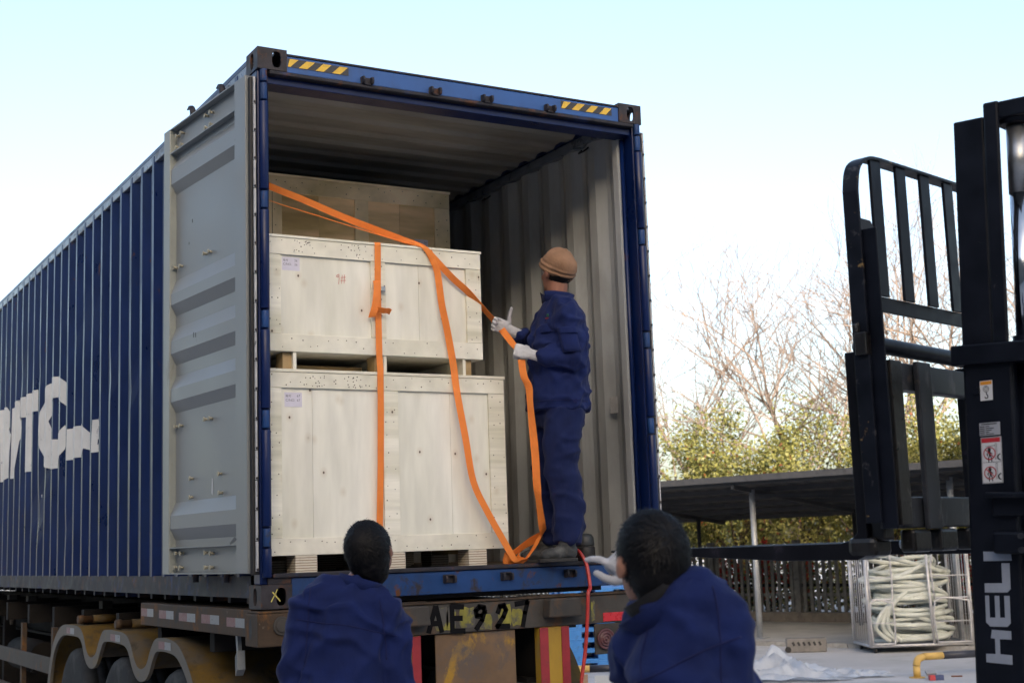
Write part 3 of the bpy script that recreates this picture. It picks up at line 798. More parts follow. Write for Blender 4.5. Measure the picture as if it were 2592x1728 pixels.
MB().ribbon([(p, (.1,-.75,.65)) for p in tl], .036, .0018).build('loose_end', M['strap_orange'], st1)
mb = MB(); mb.box(.722, .745, .092, .106, zz(1.655), zz(1.682)); bk = mb.build('buckle', M['zinc'], st1, bevel=.003)
MB().tube(zp([(.744,.098,1.650),(.744,.098,1.686)]), .005, 8).build('buckle_bar', M['chrome'], bk)
mb = MB(); mb.box(.690, .720, .095, .104, zz(1.648), zz(1.69)); mb.build('buckle_plate', M['zinc'], bk, bevel=.002)
# long strap the worker is pulling: from the left wall over the crate edge to his hands, down his leg and back along the floor
st2 = thing('pulled_strap', (1.2, .1, zz(.18)), 'long slack orange strap held by the worker, looping from crate lid to container floor', 'strap')
pB = zp([(.16,.62,2.395),(.225,.50,2.297),(.40,.40,2.205),(.60,.30,2.10),(.80,.21,2.01),(.93,.145,1.952),(.985,.112,1.930),(1.02,.100,1.895),(1.09,.095,1.822),(1.17,.098,1.752),(1.255,.10,1.688),(1.342,.125,1.625),(1.44,.160,1.555),(1.494,.176,1.515),(1.508,.12,1.455),(1.503,.03,1.385),(1.496,-.048,1.335),(1.500,-.055,1.29)])
wB = [(.05,-.35,1)]*3+[(.15,-.5,1),(.3,-.6,.8),(.6,-.3,.6),(1,-.1,.1),(1,-.2,.2),(.9,-.4,.45),(.7,-.5,.4),(.5,-.8,.5),(.3,-.95,.2),(.2,-.9,.3),(.5,-.5,.5),(.6,-.4,.5),(.8,-.4,.2),(1,-.2,0)]
full = cr([tuple(p)+tuple(V(w).normalized()) for p, w in zip(pB, wB)], 5)
MB().ribbon([(p[:3], p[3:6]) for p in full], .038, .0018).build('webbing', M['strap_orange'], st2)
# second strand seen edge-on
pB2 = cr(zp([(.155,.62,2.33),(.225,.50,2.215),(.45,.36,2.115),(.70,.24,2.02),(.90,.15,1.950),(.965,.12,1.930)]), 5)
MB().ribbon([(p, (.3,-.80,-.42)) for p in pB2], .040, .0018).build('webbing', M['strap_orange'], st2)
pC = zp([(1.02,.108,1.905),(1.05,.100,1.84),(1.066,.096,1.79),(1.077,.092,1.69),(1.088,.092,1.60),(1.114,.091,1.47),(1.147,.090,1.274),(1.153,.075,1.15),(1.158,.055,1.05),(1.188,.045,.855),(1.225,.038,.62),(1.31,.032,.444),(1.408,.028,.277),(1.452,.025,.205),(1.478,.030,.180)])
wC = [(.9,-.3,.3),(.8,-.5,.1),(.7,-.7,0),(.7,-.7,0),(.7,-.7,0),(.75,-.6,0),(.9,-.4,0)]+[(1,-.2,.08),(1,-.15,.12),(1,-.1,.18),(1,0,.25),(.95,0,.4),(.92,0,.45),(.95,.1,.4),(1,.3,.1)]
full = cr([tuple(p)+tuple(V(w).normalized()) for p, w in zip(pC, wC)], 5)
MB().ribbon([(p[:3], p[3:6]) for p in full], .039, .0018).build('webbing', M['strap_orange'], st2)
pD = zp([(1.500,-.055,1.29),(1.512,-.055,1.20),(1.545,-.05,1.135),(1.550,-.05,1.03),(1.575,-.04,.775),(1.585,-.03,.615),(1.605,-.01,.517),(1.645,.03,.38),(1.68,.08,.33),(1.66,.125,.30),(1.58,.13,.262),(1.53,.12,.21),(1.52,.09,.182)])
wD = [(1,-.2,0),(1,-.2,0),(.6,-.75,0),(.35,-.9,0),(.85,-.5,0),(.9,-.45,0),(.3,-.95,0),(.6,-.7,.2),(.5,-.2,.8),(.15,-.3,1),(.2,-.4,.9),(.3,-.5,.8),(.9,-.4,.1)]
full = cr([tuple(p)+tuple(V(w).normalized()) for p, w in zip(pD, wD)], 5)
MB().ribbon([(p[:3], p[3:6]) for p in full], .043, .0018).build('webbing', M['strap_orange'], st2)
pE = cr(zp([(1.66,.09,.312),(1.62,.075,.262),(1.57,.06,.215),(1.53,.055,.185),(1.45,.06,.178),(1.44,.09,.195),(1.50,.10,.20),(1.56,.08,.182)]), 5)
MB().ribbon([(p, (.55,-.5,.5)) for p in pE], .043, .0018).build('webbing', M['strap_orange'], st2)
pF = cr(zp([(1.478,.06,.178),(1.43,.05,.19),(1.42,.075,.215),(1.46,.10,.21),(1.52,.11,.24),(1.60,.12,.285),(1.69,.12,.325)]), 5)
MB().ribbon([(p, (.1,-.4,.85)) for p in pF], .050, .0018).build('webbing', M['strap_orange'], st2)
# red air hose over the sill
mat('hose_red', (.42, .035, .03), .38, var=(20, .2))
hz = cr([(2.05,.35,zz(.186)),(1.93,.20,zz(.200)),(1.865,.06,zz(.232)),(1.862,-.005,zz(.222)),(1.880,-.045,zz(.150)),(1.868,-.09,zz(.03)),(1.835,-.12,1.379),(1.824,-.12,1.251),(1.803,-.12,1.083),(1.778,-.12,.958),(1.74,-.13,.80),(1.66,-.15,.45),(1.60,-.2,.1),(1.55,-.3,.022),(1.3,-.5,.022)], 6)
tag(MB().tube(hz, .0105, 10).build('air_hose', M['hose_red'], None, org=(1.86,0,ZB)), 'red rubber hose hanging over the blue container sill', 'hose')
# dark round rubber chock standing behind the worker's boots
dk = thing('rubber_roller', (2.10, .30, zz(.17)), 'small dark rubber block on the container floor behind the worker', 'block')
mat('dark_rubber', (.03, .036, .042), .5, var=(20, .3))
MB().lathe([(.058,.0),(.060,.01),(.060,.075),(.055,.082)], (2.095,.30,zz(.1695)), (0,0,1), 20).build('foot', M['rubber_black'], dk)
MB().lathe([(.055,.0),(.057,.01),(.054,.05),(.043,.068),(.022,.074)], (2.095,.30,zz(.253)), (0,0,1), 20).build('cap', M['dark_rubber'], dk)
# ================================================================== semi-trailer under the container
mat('chassis_brown', (.060, .040, .026), .7, spec=.25, var=(5, .4), bump=(40, .35, .003), layers=[((.20,.085,.02), 5, .56, .70, (1,1,.7), .85), ((.035,.033,.033), 7, .52, .68), ((.16,.13,.10), 16, .66, .74)])
mat('beam_grey', (.055, .050, .045), .65, spec=.25, var=(5, .35), bump=(40, .35, .003), layers=[((.11,.06,.03), 6, .55, .7), ((.04,.04,.04), 4, .55, .75), (RUST, 12, .62, .7)])
mat('chassis_dark', (.012, .011, .011), .8, spec=.15, var=(8, .4), bump=(30, .3, .003))
mat('tyre', (.024, .027, .031), .8, spec=.2, var=(12, .35), bump=(60, .4, .002), layers=[((.075,.078,.08), 4, .5, .75)])
mat('rim', (.10, .09, .08), .6, .3, var=(12, .3), layers=[(RUST, 8, .55, .7)])
mat('fender_grey', (.095, .085, .072), .55, spec=.35, var=(6, .3), layers=[((.17,.11,.03), 8, .58, .72)])
mat('fender_yellow', (.13, .080, .018), .7, spec=.25, var=(5, .4), layers=[((.09,.075,.055), 4, .42, .62), (DIRT, 9, .55, .7)])
mat('reflector_red', (.11, .02, .028), .35, var=(50, .15))
mat('reflector_white', (.15, .17, .19), .35, var=(50, .12))
mat('lens_red', (.52, .02, .03), .3, var=(40, .1))
mat('lamp_ring', (.10, .035, .04), .4, var=(40, .2))
mat('lens_amber', (.60, .20, .02), .25, var=(40, .2))
mat('plate_rust', (.14, .085, .045), .7, var=(4, .35), bump=(30, .2, .003), layers=[((.36,.20,.02), 4.5, .58, .64, (1,1,.55)), ((.09,.075,.07), 6, .5, .7)])
mat('post_yellow', (.35, .21, .02), .55, var=(5, .3, (1,1,.4)), layers=[((.20,.17,.12), 5, .55, .75)])
mat('post_red', (.28, .022, .03), .45, var=(8, .25), layers=[((.10,.04,.03), 7, .58, .75)])
mat('paint_yellow_worn', (.21, .19, .03), .7, var=(14, .45), layers=[((.07,.065,.058), 10, .48, .56, (1,1,.8))])
mat('stencil_black', (.006, .006, .007), .8, spec=.1, var=(14, .3))
tr = thing('container_trailer', (1.22, 3.0, 0), 'rusty brown container trailer with three axles carrying the blue container', 'trailer')
# main frame
for x in (.72, 1.60):
    mb = MB(); mb.box(x, x+.012, .08, 12.0, .93, 1.30); mb.box(x-.06, x+.07, .08, 12.0, 1.30, 1.325); mb.box(x-.06, x+.07, .08, 12.0, .905, .93)
    mb.build('frame_beam', M['chassis_dark'], tr)
for i in range(11):
    y = .9+i*1.05
    mb = MB(); mb.box(.05, 2.39, y, y+.08, 1.13, 1.29); mb.build('cross_member', M['chassis_dark'], tr)
# rear beam with number
mb = MB(); mb.box(-.024, 2.462, -.030, .12, 1.206, 1.360); rb = mb.build('rear_beam', M['beam_grey'], tr, bevel=.006)
mb = MB(); mb.box(-.026, 2.464, -.038, .13, 1.3615, 1.372); mb.build('beam_flange', M['chassis_brown'], rb, bevel=.003)
mb = MB(); mb.box(-.030, .40, -.036, .155, 1.200, 1.3605); cb = mb.build('corner_bracket', M['chassis_brown'], tr, bevel=.006)
mb = MB(); mb.disc((.091, -.0365, 1.299), (0,-1,0), .046, 20, .010); mb.disc((.091, -.0475, 1.299), (0,-1,0), .032, 20, .006); mb.build('lock_cap', M['beam_grey'], cb, bevel=.003)
mb = MB(); e = [(.070+.020*math.cos(a*math.pi/10), 1.285+.052*math.sin(a*math.pi/10)) for a in range(20)]; mb.flat([(-p[0], p[1]) for p in e], (-.0312,0,0), (0,-1,0), (0,0,1)); mb.build('lock_opening', M['rubber_black'], cb)
# painted yellow panels and the black stencilled number
rp = random.Random(4)
for x0, x1, z0, z1 in ((.93,1.02,1.215,1.352),(1.00,1.06,1.222,1.345),(1.075,1.18,1.228,1.340),(1.19,1.28,1.212,1.30),(1.31,1.40,1.225,1.345),(1.395,1.47,1.22,1.318),(1.905,1.935,1.215,1.335)):
    n = 14; p = []
    for k in range(n):
        a = 2*math.pi*k/n; c, s_ = math.cos(a), math.sin(a); m_ = 1/max(abs(c), abs(s_))*rp.uniform(.82, 1.0)
        p.append(((x0+x1)/2+(x1-x0)/2*c*m_, (z0+z1)/2+(z1-z0)/2*s_*m_))
    MB().flat(p, (0,-.0312,0), (1,0,0), (0,0,1)).build('paint_patch', M['paint_yellow_worn'], rb)
sw = .028
def gl(*pl):
    mb = MB()
    for l in pl: stroke(mb, l, sw, (0,-.0322-.0004*random.random(),0), (1,0,0), (0,0,1))
    mb.build('stencil_letter', M['stencil_black'], rb)
gl([(.898,1.222),(.938,1.345)], [(.944,1.345),(.972,1.222)], [(.918,1.262),(.962,1.262)])
gl([(1.036,1.345),(1.036,1.218)], [(1.036,1.345),(1.100,1.340)], [(1.036,1.283),(1.090,1.281)], [(1.036,1.218),(1.104,1.214)])
gl([(1.228,1.330),(1.200,1.335),(1.178,1.315),(1.184,1.288),(1.212,1.285),(1.232,1.305),(1.228,1.330)], [(1.232,1.312),(1.214,1.265),(1.180,1.222)])
gl([(1.312,1.300),(1.325,1.330),(1.350,1.335),(1.362,1.310),(1.345,1.275),(1.305,1.226),(1.376,1.224)])
gl([(1.425,1.338),(1.498,1.345),(1.480,1.290),(1.464,1.222)])
for x0, x1 in ((.655,.878), (1.589,1.806)):
    mb = MB(); mb.prism([(0,0),(x1-x0,0),(x1-x0-.012,.10),(.012,.10)], (x0,-.0305,1.258), (1,0,0), (0,0,1), (0,-1,0), .075); mb.build('buffer_block', M['beam_grey'], tr, bevel=.008, fix=True)
    mb = MB(); mb.box(x0-.01, x1+.01, -.035, .0, 1.3735, 1.3785); mb.build('buffer_plate', M['chassis_brown'], tr)
# side beam with reflective tape
mb = MB(); mb.box(-.004, .10, .158, 2.237, 1.240, 1.376); sb = mb.build('side_beam', M['chassis_brown'], tr, bevel=.005)
for ya, yb, z0, z1 in ((1.937,2.219,1.295,1.343),(1.502,1.811,1.292,1.340),(1.073,1.393,1.288,1.335),(.647,.961,1.288,1.336),(.235,.523,1.284,1.331)):
    ym = (ya+yb)/2
    MB().flat([(-yb,z0),(-ym,z0),(-ym,z1),(-yb,z1)], (-.0052,0,0), (0,-1,0), (0,0,1)).build('reflector', M['reflector_red'], sb)
    MB().flat([(-ym,z0),(-ya,z0),(-ya,z1),(-ym,z1)], (-.0052,0,0), (0,-1,0), (0,0,1)).build('reflector', M['reflector_white'], sb)
# wheels on three axles, twin tyres each side
def wheel_meshes():
    t = MB(); t.lathe([(.285,-.13),(.40,-.138),(.455,-.135),(.485,-.12),(.500,-.095),(.502,-.05),(.494,-.045),(.494,-.035),(.502,-.03),(.502,.03),(.494,.035),(.494,.045),(.502,.05),(.500,.095),(.485,.12),(.455,.135),(.40,.138),(.285,.13)], (0,0,0), (1,0,0), 40)
    r = MB(); r.lathe([(.02,-.05),(.11,-.06),(.12,-.09),(.15,-.10),(.16,-.07),(.235,-.055),(.255,-.10),(.29,-.128),(.292,.12),(.2,.10),(.02,.08)], (0,0,0), (1,0,0), 32)
    return t.mesh('tyre', M['tyre']), r.mesh('rim', M['rim'])
tyre_me, rim_me = wheel_meshes()
bolt_me = MB().disc((0,0,0), (-1,0,0), .014, 6, .03).mesh('wheel_bolt', M['rim'])
for yw in (1.545, 2.885, 4.225):
    mb = MB(); mb.tube([(.1,yw,.50),(2.34,yw,.50)], .075, 14); mb.build('axle', M['chassis_dark'], tr)
    for xw, fl in ((.150,0), (.470,1), (1.97,0), (2.29,1)):
        ty = inst(tyre_me, 'tyre', tr, (xw, yw, .503))
        rm = inst(rim_me, 'rim', ty, (xw, yw, .503), (0,0,math.pi) if xw > 1.2 else None)
        if xw < .2:
            for k in range(10):
                a = k*math.pi/5
                inst(bolt_me, 'wheel_bolt', ty, (xw-.065, yw+.195*math.cos(a), .503+.195*math.sin(a)))
# triple-hump mudguards
hump = cr([(5.02,.55),(4.93,.80),(4.80,1.00),(4.62,1.115),(4.42,1.172),(4.14,1.180),(3.88,1.174),(3.74,1.12),(3.64,1.02),(3.55,.982),(3.46,.980),(3.36,1.01),(3.26,1.10),(3.15,1.170),(3.0,1.184),(2.80,1.184),(2.55,1.172),(2.42,1.12),(2.31,1.02),(2.22,.978),(2.12,.978),(2.03,1.01),(1.94,1.10),(1.84,1.165),(1.70,1.180),(1.52,1.178),(1.36,1.155),(1.22,1.09),(1.08,.98),(.97,.82),(.90,.62)], 4)
def offs(pr, d):
    o = []
    for i, p in enumerate(pr):
        a, b = pr[max(i-1,0)], pr[min(i+1,len(pr)-1)]
        t = V(b[0]-a[0], b[1]-a[1], 0).normalized(); o.append((p[0]-(-t.y)*d*(-1)*-1, p[1]-t.x*d*-1) if False else (p[0]+t.y*(-d)*-1*-1, p[1]+t.x*d))
    return o
for x0, x1, sgn in ((-.022, .60, 1), (2.462, 1.84, -1)):
    inn = []
    for i, p in enumerate(hump):
        a, b = hump[max(i-1,0)], hump[min(i+1,len(hump)-1)]
        t = V(b[0]-a[0], b[1]-a[1], 0).normalized()
        nrm = V(-t.y, t.x, 0)                    # y falls along the path: this points down
        if nrm.y > 0 and abs(t.x) > .3: nrm = -nrm
        if abs(t.x) <= .3: nrm = V(-t.y, t.x, 0)
        inn.append((p[0]+nrm.x*.078, p[1]+nrm.y*.078))
    n = len(hump)
    mb = MB()
    mb.add([(x0, p[0], p[1]) for p in hump]+[(x1, p[0], p[1]) for p in hump], [(i, i+1, n+i+1, n+i) for i in range(n-1)], True)
    mb.add([(x0+.006*sgn, p[0], p[1]-.006) for p in hump]+[(x1, p[0], p[1]-.006) for p in hump], [(i, i+1, n+i+1, n+i) for i in range(n-1)], True)
    fe = mb.build('mudguard', M['fender_yellow'], tr)
    mb = MB()
    mb.add([(x0, p[0], p[1]) for p in hump]+[(x0, p[0], p[1]) for p in inn]+[(x0+.010*sgn, p[0], p[1]) for p in inn]+[(x0+.022*sgn, p[0], p[1]) for p in inn], [(k*n+i, k*n+i+1, (k+1)*n+i+1, (k+1)*n+i) for k in range(3) for i in range(n-1)], False)
    mb.build('mudguard_rim', M['fender_grey'], fe)
    if sgn > 0:
        for yc in (4.16, 2.80, 1.62):
            for k, mt in ((0, 'reflector_white'), (1, 'reflector_red')):
                MB().flat([(-yc-.13*k, 1.115),(-yc+.13-.13*k, 1.115),(-yc+.13-.13*k, 1.160),(-yc-.13*k, 1.160)], (x0-.0022,0,0), (0,-1,0), (0,0,1)).build('reflector', M[mt], fe)
# brake chambers above the guards, suspension lamp, air tank, hanging side lamp
for y in (3.98, 2.86):
    mb = MB(); mb.tube([(-.01,y,1.222),(.03,y,1.222),(.031,y,1.222),(.22,y,1.222)], [.030,.034,.026,.026], 12); bc = mb.build('brake_chamber', M['chassis_brown'], tr)
    MB().tube([(.10,y,1.222),(.30,y,1.222)], .030, 12).build('chamber_band', M['fender_yellow'], bc)
mb = MB(); mb.tube([(.25,6.4,.80),(.25,7.6,.80)], .15, 18); mb.build('air_tank', M['chassis_dark'], tr)
for p in ((.40,7.95,1.20),(.40,9.0,1.14),(.40,4.85,1.20)):
    mb = MB(); mb.box(p[0]-.04, p[0]+.04, p[1]-.06, p[1]+.06, p[2]-.02, 1.325); mb.tube([(p[0],p[1],p[2]-.01),(p[0],p[1],p[2]-.13)], [.03,.016], 8); mb.build('lock_bracket', M['beam_grey'], tr)
mb = MB(); mb.bar((.05,.50,1.24),(.05,.48,1.13), .03, .02, (1,0,0)); mb.obox((.05,.47,1.095), V(.2,.9,-.35).normalized(), V(1,-.2,0).normalized(), V(.1,.35,.93).normalized(), .055,.02,.05); mb.build('side_lamp', M['reflector_white'], tr)
# side guard
mb = MB(); mb.box(-.01, .02, 4.95, 10.2, .770, .895); sg = mb.build('side_guard', M['beam_grey'], tr, bevel=.004)
for y in (5.0, 6.3, 8.0, 9.6): MB().box(.021, .06, y, y+.07, .45, 1.13).build('guard_post', M['chassis_brown'], sg)
MB().box(-.01, .02, 4.95, 10.2, .48, .58).build('guard_rail', M['beam_grey'], sg)
for a, b in (((.06,5.4,.80),(.9,7.6,1.1)), ((.06,6.1,.72),(.9,8.6,1.05)), ((.06,5.3,.45),(.9,7.0,.75))): MB().tube([a, b], .007, 6).build('tie_rod', M['beam_grey'], tr)
# rear guard: swinging plate, two painted legs, low bumper
mb = MB(); mb.box(.943, 1.424, -.014, -.004, .42, 1.203); mb.build('rear_plate', M['plate_rust'], tr, bevel=.003)
for x0, x1 in ((.662,.847), (1.570,1.754)):
    mb = MB(); mb.box(x0, x1, -.030, .03, .40, 1.2045); lg = mb.build('guard_leg', M['post_yellow'], tr, bevel=.004)
    for a, b in ((x0, x0+.050), (x1-.046, x1)): MB().box(a-.002, b+.002, -.034, -.0305, .40, 1.2035).build('red_stripe', M['post_red'], lg)
    mb = MB(); mb.prism([(.03,1.16),(.05,1.16),(.42,.45),(.03,.45)], (x1-.004,0,0), (0,1,0), (0,0,1), (1,0,0), .008); mb.build('leg_gusset', M['beam_grey'], lg)
mb = MB(); mb.box(.1, 2.34, -.05, .05, .36, .47); mb.build('bumper', M['post_red'], tr, bevel=.006)
mb = MB(); mb.box(1.930, 2.20, -.022, -.010, 1.035, 1.2035); lp = mb.build('lamp_plate', M['beam_grey'], tr, bevel=.010)
for xc, mt in ((1.998,'lamp_ring'), (2.118,'lens_amber')):
    mb = MB(); mb.lathe([(.056,0),(.058,.012),(.050,.016),(.046,.010),(.040,.010),(.038,.018),(.032,.018),(.030,.012),(.024,.012),(.022,.020),(.016,.020),(.014,.014),(.008,.014),(.006,.022),(.001,.022)], (xc,-.0222,1.118), (0,-1,0), 28); mb.build('tail_lamp', M[mt], lp)
mb = MB(); mb.box(1.984, 2.128, -.034, -.0305, 1.214, 1.262); mb.build('rear_reflector', M['lens_red'], tr, bevel=.002)
mb = MB(); mb.box(2.131, 2.20, -.034, -.0305, 1.214, 1.262); mb.build('rear_reflector', M['reflector_white'], tr, bevel=.002)
mb = MB(); mb.box(2.41, 2.43, 1.42, 12.0, .30, 1.30); mb.build('shade_screen_side', M['chassis_dark'], tr)  # added dark sheet, blocks view and light so the underside goes black
mb = MB(); mb.box(.0, 2.40, 11.6, 11.65, .02, 1.32); mb.build('shade_screen_front', M['chassis_dark'], tr)  # added dark sheet, covers bright ground to stand in for deep shade
# front legs and the fifth-wheel end rest on the ground out of sight behind the side guard
for x in (.5, 1.85):
    mb = MB(); mb.box(x, x+.12, 10.0, 10.12, .03, 1.13); mb.box(x-.06, x+.18, 9.92, 10.2, .003, .03); mb.build('landing_leg', M['chassis_dark'], tr)
# ================================================================== forklift
mat('fork_navy', (.0035, .0050, .0105), .42, var=(10, .35), bump=(40, .1, .001), layers=[((.05,.05,.055), 22, .68, .75), ((.16,.10,.05), 16, .73, .78)], spec=.22)
mat('fork_chipped', (.0040, .0055, .0110), .42, spec=.25, var=(10, .35), layers=[((.06,.06,.065), 18, .60, .70), ((.20,.13,.055), 11, .655, .69)])
mat('fork_worn', (.022, .025, .032), .45, var=(8, .5), bump=(40, .2, .002), layers=[((.13,.13,.14), 9, .54, .72, (1,1,.35)), ((.06,.05,.045), 20, .6, .7)], spec=.3)
mat('greasy', (.010, .009, .009), .35, var=(20, .5), bump=(30, .4, .004), layers=[((.11,.105,.10), 12, .60, .72)])
mat('blade_black', (.005, .005, .008), .38, spec=.25, var=(8, .3), layers=[((.05,.04,.06), 8, .62, .8)])
mat('decal_white', (.55, .56, .58), .45, var=None)
mat('decal_grey', (.30, .32, .36), .5, var=None)
mat('decal_black', (.012, .012, .014), .5, var=None)
mat('decal_red', (.42, .02, .03), .5, var=None)
mat('decal_orange', (.62, .25, .02), .5, var=None)
mat('letter_silver', (.26, .29, .35), .5, var=(30, .08), layers=[((.010,.012,.02), 16, .66, .70, (1,1,1))])
FA = R(-16)
Ff = V(math.sin(FA), math.cos(FA), 0); Fr_ = V(math.cos(FA), -math.sin(FA), 0); UP = V(0,0,1)
F0 = V(1.174, -2.964, 0)
def fp(s, t, z): return F0+Fr_*s+Ff*t+UP*z          # s right, t forward, z up
fk = thing('forklift', tuple(fp(.45, -1.2, 0)), 'dark navy forklift with raised forks at the right edge', 'forklift')
def fbox(mb, s0, s1, t0, t1, z0, z1, lean=0.0):
    """box in forklift axes; lean tilts it back about its foot"""
    az = (UP-Ff*lean).normalized(); at = (Ff+UP*lean).normalized()
    c = fp((s0+s1)/2, (t0+t1)/2, (z0+z1)/2)
    return mb.obox(c, Fr_, at, az, (s1-s0)/2, (t1-t0)/2, (z1-z0)/2)
# forks: blade, heel bend, shank
for s in (-.075, .76):
    mb = MB(); w = .115
    prof = [(-.045,2.28),(-.045,1.60),(-.030,1.568),(.0,1.556),(.30,1.558),(1.07,1.600),(1.115,1.606),(1.115,1.614),(.06,1.616),(.02,1.625),(-.005,1.65),(-.005,2.28)]
    mb.prism([(p[0], p[1]) for p in prof], fp(s,0,0), Ff, UP, Fr_, w)
    f_ = mb.build('fork', M['blade_black'], fk, bevel=.006, fix=True)
    MB().obox(fp(s+w/2, -.02, 1.60), Fr_, Ff, UP, w/2+.006, .055, .035).build('fork_heel', M['greasy'], f_, bevel=.02)
    mb = MB(); fbox(mb, s+.02, s+w-.02, -.10, -.047, 1.62, 1.70); mb.build('fork_hook', M['greasy'], f_, bevel=.01)
    mb = MB(); fbox(mb, s+.02, s+w-.02, -.11, -.047, 2.235, 2.29); mb.build('fork_hook', M['greasy'], f_, bevel=.01)
# carriage plates
mb = MB(); fbox(mb, .0, 1.02, -.109, -.055, 2.150, 2.250); cg = mb.build('carriage_bar', M['fork_worn'], fk, bevel=.006)
mb = MB(); fbox(mb, .0, 1.02, -.109, -.055, 1.660, 1.770); mb.build('carriage_bar', M['fork_worn'], fk, bevel=.006)
for s in (.20, .80):
    mb = MB(); fbox(mb, s, s+.10, -.14, -.118, 1.655, 2.255); mb.build('carriage_upright', M['fork_worn'], fk, bevel=.005)
    for z in (2.20, 2.13, 1.71): MB().disc(fp(s+.03, -.1175, z), Ff, .012, 8, .004).build('carriage_hole', M['decal_black'], fk)
# curved cover bar above the carriage
mb = MB(); pth = cr([(-.10,-.10,2.275),(-.06,-.075,2.30),(.0,-.07,2.31),(.35,-.075,2.305),(.8,-.08,2.30)], 5)
mb.tube([fp(*p) for p in pth], .038, 10, sq=.8); mb.build('shift_cylinder', M['fork_navy'], fk)
mb = MB(); fbox(mb, -.14, -.02, -.13, -.085, 2.255, 2.335); mb.prism([(0,0),(.11,0),(.11,.02),(.03,.045),(0,.03)], fp(-.14,-.10,2.335), Fr_, UP, Ff, .02); mb.build('shift_bracket', M['greasy'], fk, bevel=.004)
# roller blocks under the lower bar
for s in (.10, .30, .52):
    mb = MB(); fbox(mb, s, s+.13, -.13, -.07, 1.575, 1.655); rbk = mb.build('lower_hook', M['greasy'], fk, bevel=.012)
    for k in (.035, .095): MB().disc(fp(s+k, -.069, 1.605), Ff, .016, 10, .012).build('hook_bolt', M['zinc'], rbk)
# load backrest
bt = -.10
mb = MB(); frame = cr([(-.115,1.68),(-.115,2.2),(-.115,2.75),(-.112,2.86),(-.085,2.935),(-.02,2.974),(.06,2.984)], 6)+[(.30,2.988),(.6,2.992),(.98,2.998),(1.05,2.98)]
rings = []
for i, p in enumerate(frame):
    a, b = frame[max(i-1,0)], frame[min(i+1,len(frame)-1)]
    t = (Fr_*(b[0]-a[0])+UP*(b[1]-a[1])).normalized(); nn = Ff.cross(t)
    c = fp(p[0], bt, p[1])
    rings.append([c+Ff*.030+nn*.006, c+Ff*.030-nn*.006, c-Ff*.030-nn*.006, c-Ff*.030+nn*.006])
mb.loft(rings, smooth=False); br = mb.build('backrest', M['fork_chipped'], fk, fix=True, bevel=.002)
mb = MB(); fbox(mb, -.107, 1.02, bt-.006, bt+.006, 2.425, 2.480); mb.build('backrest_rail', M['fork_navy'], br, bevel=.002)
for s in (.035, .220, .405, .595, .785, .96):
    mb = MB(); fbox(mb, s-.036, s+.036, bt-.022, bt-.010, 2.478, 2.984); mb.build('backrest_bar', M['fork_navy'], br, bevel=.002)
mb = MB(); mb.prism([(0,1.66),(.095,1.66),(.095,2.72),(.070,2.745),(.0,2.745)], fp(-.100, bt-.012, 0), Fr_, UP, -Ff, .010); ang = mb.build('backrest_angle', M['fork_worn'], br, fix=True, bevel=.003)
mb = MB(); fbox(mb, -.104, -.0945, bt-.080, bt-.023, 1.66, 2.70); mb.build('angle_flange', M['fork_navy'], br, bevel=.002)
for z in (2.285, 2.225, 1.715): MB().disc(fp(-.045, bt-.0115, z), Ff, .021, 6, .016).build('bolt', M['zinc'], br)
for z in (2.285, 2.225, 1.715): MB().disc(fp(-.045, bt-.0225, z), -Ff, .021, 6, .016).build('bolt', M['zinc'], br)
mb = MB(); fbox(mb, .02, .10, bt-.03, bt-.012, 1.67, 2.25); mb.build('backrest_inner', M['greasy'], br, bevel=.004)
# mast: fixed outer channels, sliding inner channels, lift cylinders, cross ties; leans back a little
ln = .045
SM = .15
def mt(z): return -.287-(z-1.1)*ln            # front edge of the left channel at height z
def mbox(mb, s0, s1, a0, a1, z0, z1):
    zc = (z0+z1)/2; c = fp((s0+s1)/2, mt(zc)-(a0+a1)/2, zc); az = (UP-Ff*ln).normalized(); at = (Ff+UP*ln).normalized()
    return mb.obox(c, Fr_, at, az, (s1-s0)/2, (a1-a0)/2, (z1-z0)/2)
for sgn, S in ((1, SM), (-1, SM+.72)):
    def SS(a, b):
        return (S+a, S+b) if sgn > 0 else (S-b, S-a)
    q = MB(); mbox(q, *SS(0,.018), 0, .170, .22, 2.25); oc = q.build('outer_channel', M['fork_navy'], fk, bevel=.006)
    q = MB(); mbox(q, *SS(.0185,.075), .001, .020, .22, 2.25); q.build('channel_flange', M['fork_navy'], oc, bevel=.004)
    q = MB(); mbox(q, *SS(.0185,.055), .150, .169, .22, 2.25); q.build('channel_flange', M['fork_navy'], oc, bevel=.004)
    q = MB(); mbox(q, *SS(.020,.038), -.012, .10, .30, 3.085); ic = q.build('inner_channel', M['fork_navy'], fk, bevel=.006)
    q = MB(); mbox(q, *SS(.0385,.085), -.012, .008, .30, 3.085); q.build('channel_flange', M['fork_navy'], ic, bevel=.004)
    q = MB(); mbox(q, *SS(.0385,.085), .078, .0995, .30, 3.085); q.build('channel_flange', M['fork_navy'], ic, bevel=.004)
    q = MB(); mbox(q, *SS(.010,.026), .104, .160, 2.2505, 3.125); q.build('middle_channel', M['fork_navy'], fk, bevel=.012)
    # lift cylinder
    def cp(z): return fp(S+sgn*.10, mt(z)-.186, z)
    q = MB(); q.tube([cp(.3), cp(2.30)], .045, 20); lc = q.build('lift_cylinder', M['fork_navy'], fk)
    q = MB(); q.tube([cp(2.25), cp(2.80)], .034, 24); q.build('cylinder_rod', M['chrome'], lc)
    q = MB(); q.tube([cp(2.80), cp(3.04)], .037, 24); q.build('cylinder_sleeve', M['zinc'], lc)
    q = MB(); q.tube([cp(3.045), cp(3.05), cp(3.105), cp(3.11)], [.055,.062,.062,.056], 24); q.tube([cp(3.11), cp(3.135)], .026, 8); q.build('cylinder_head', M['fork_navy'], lc)
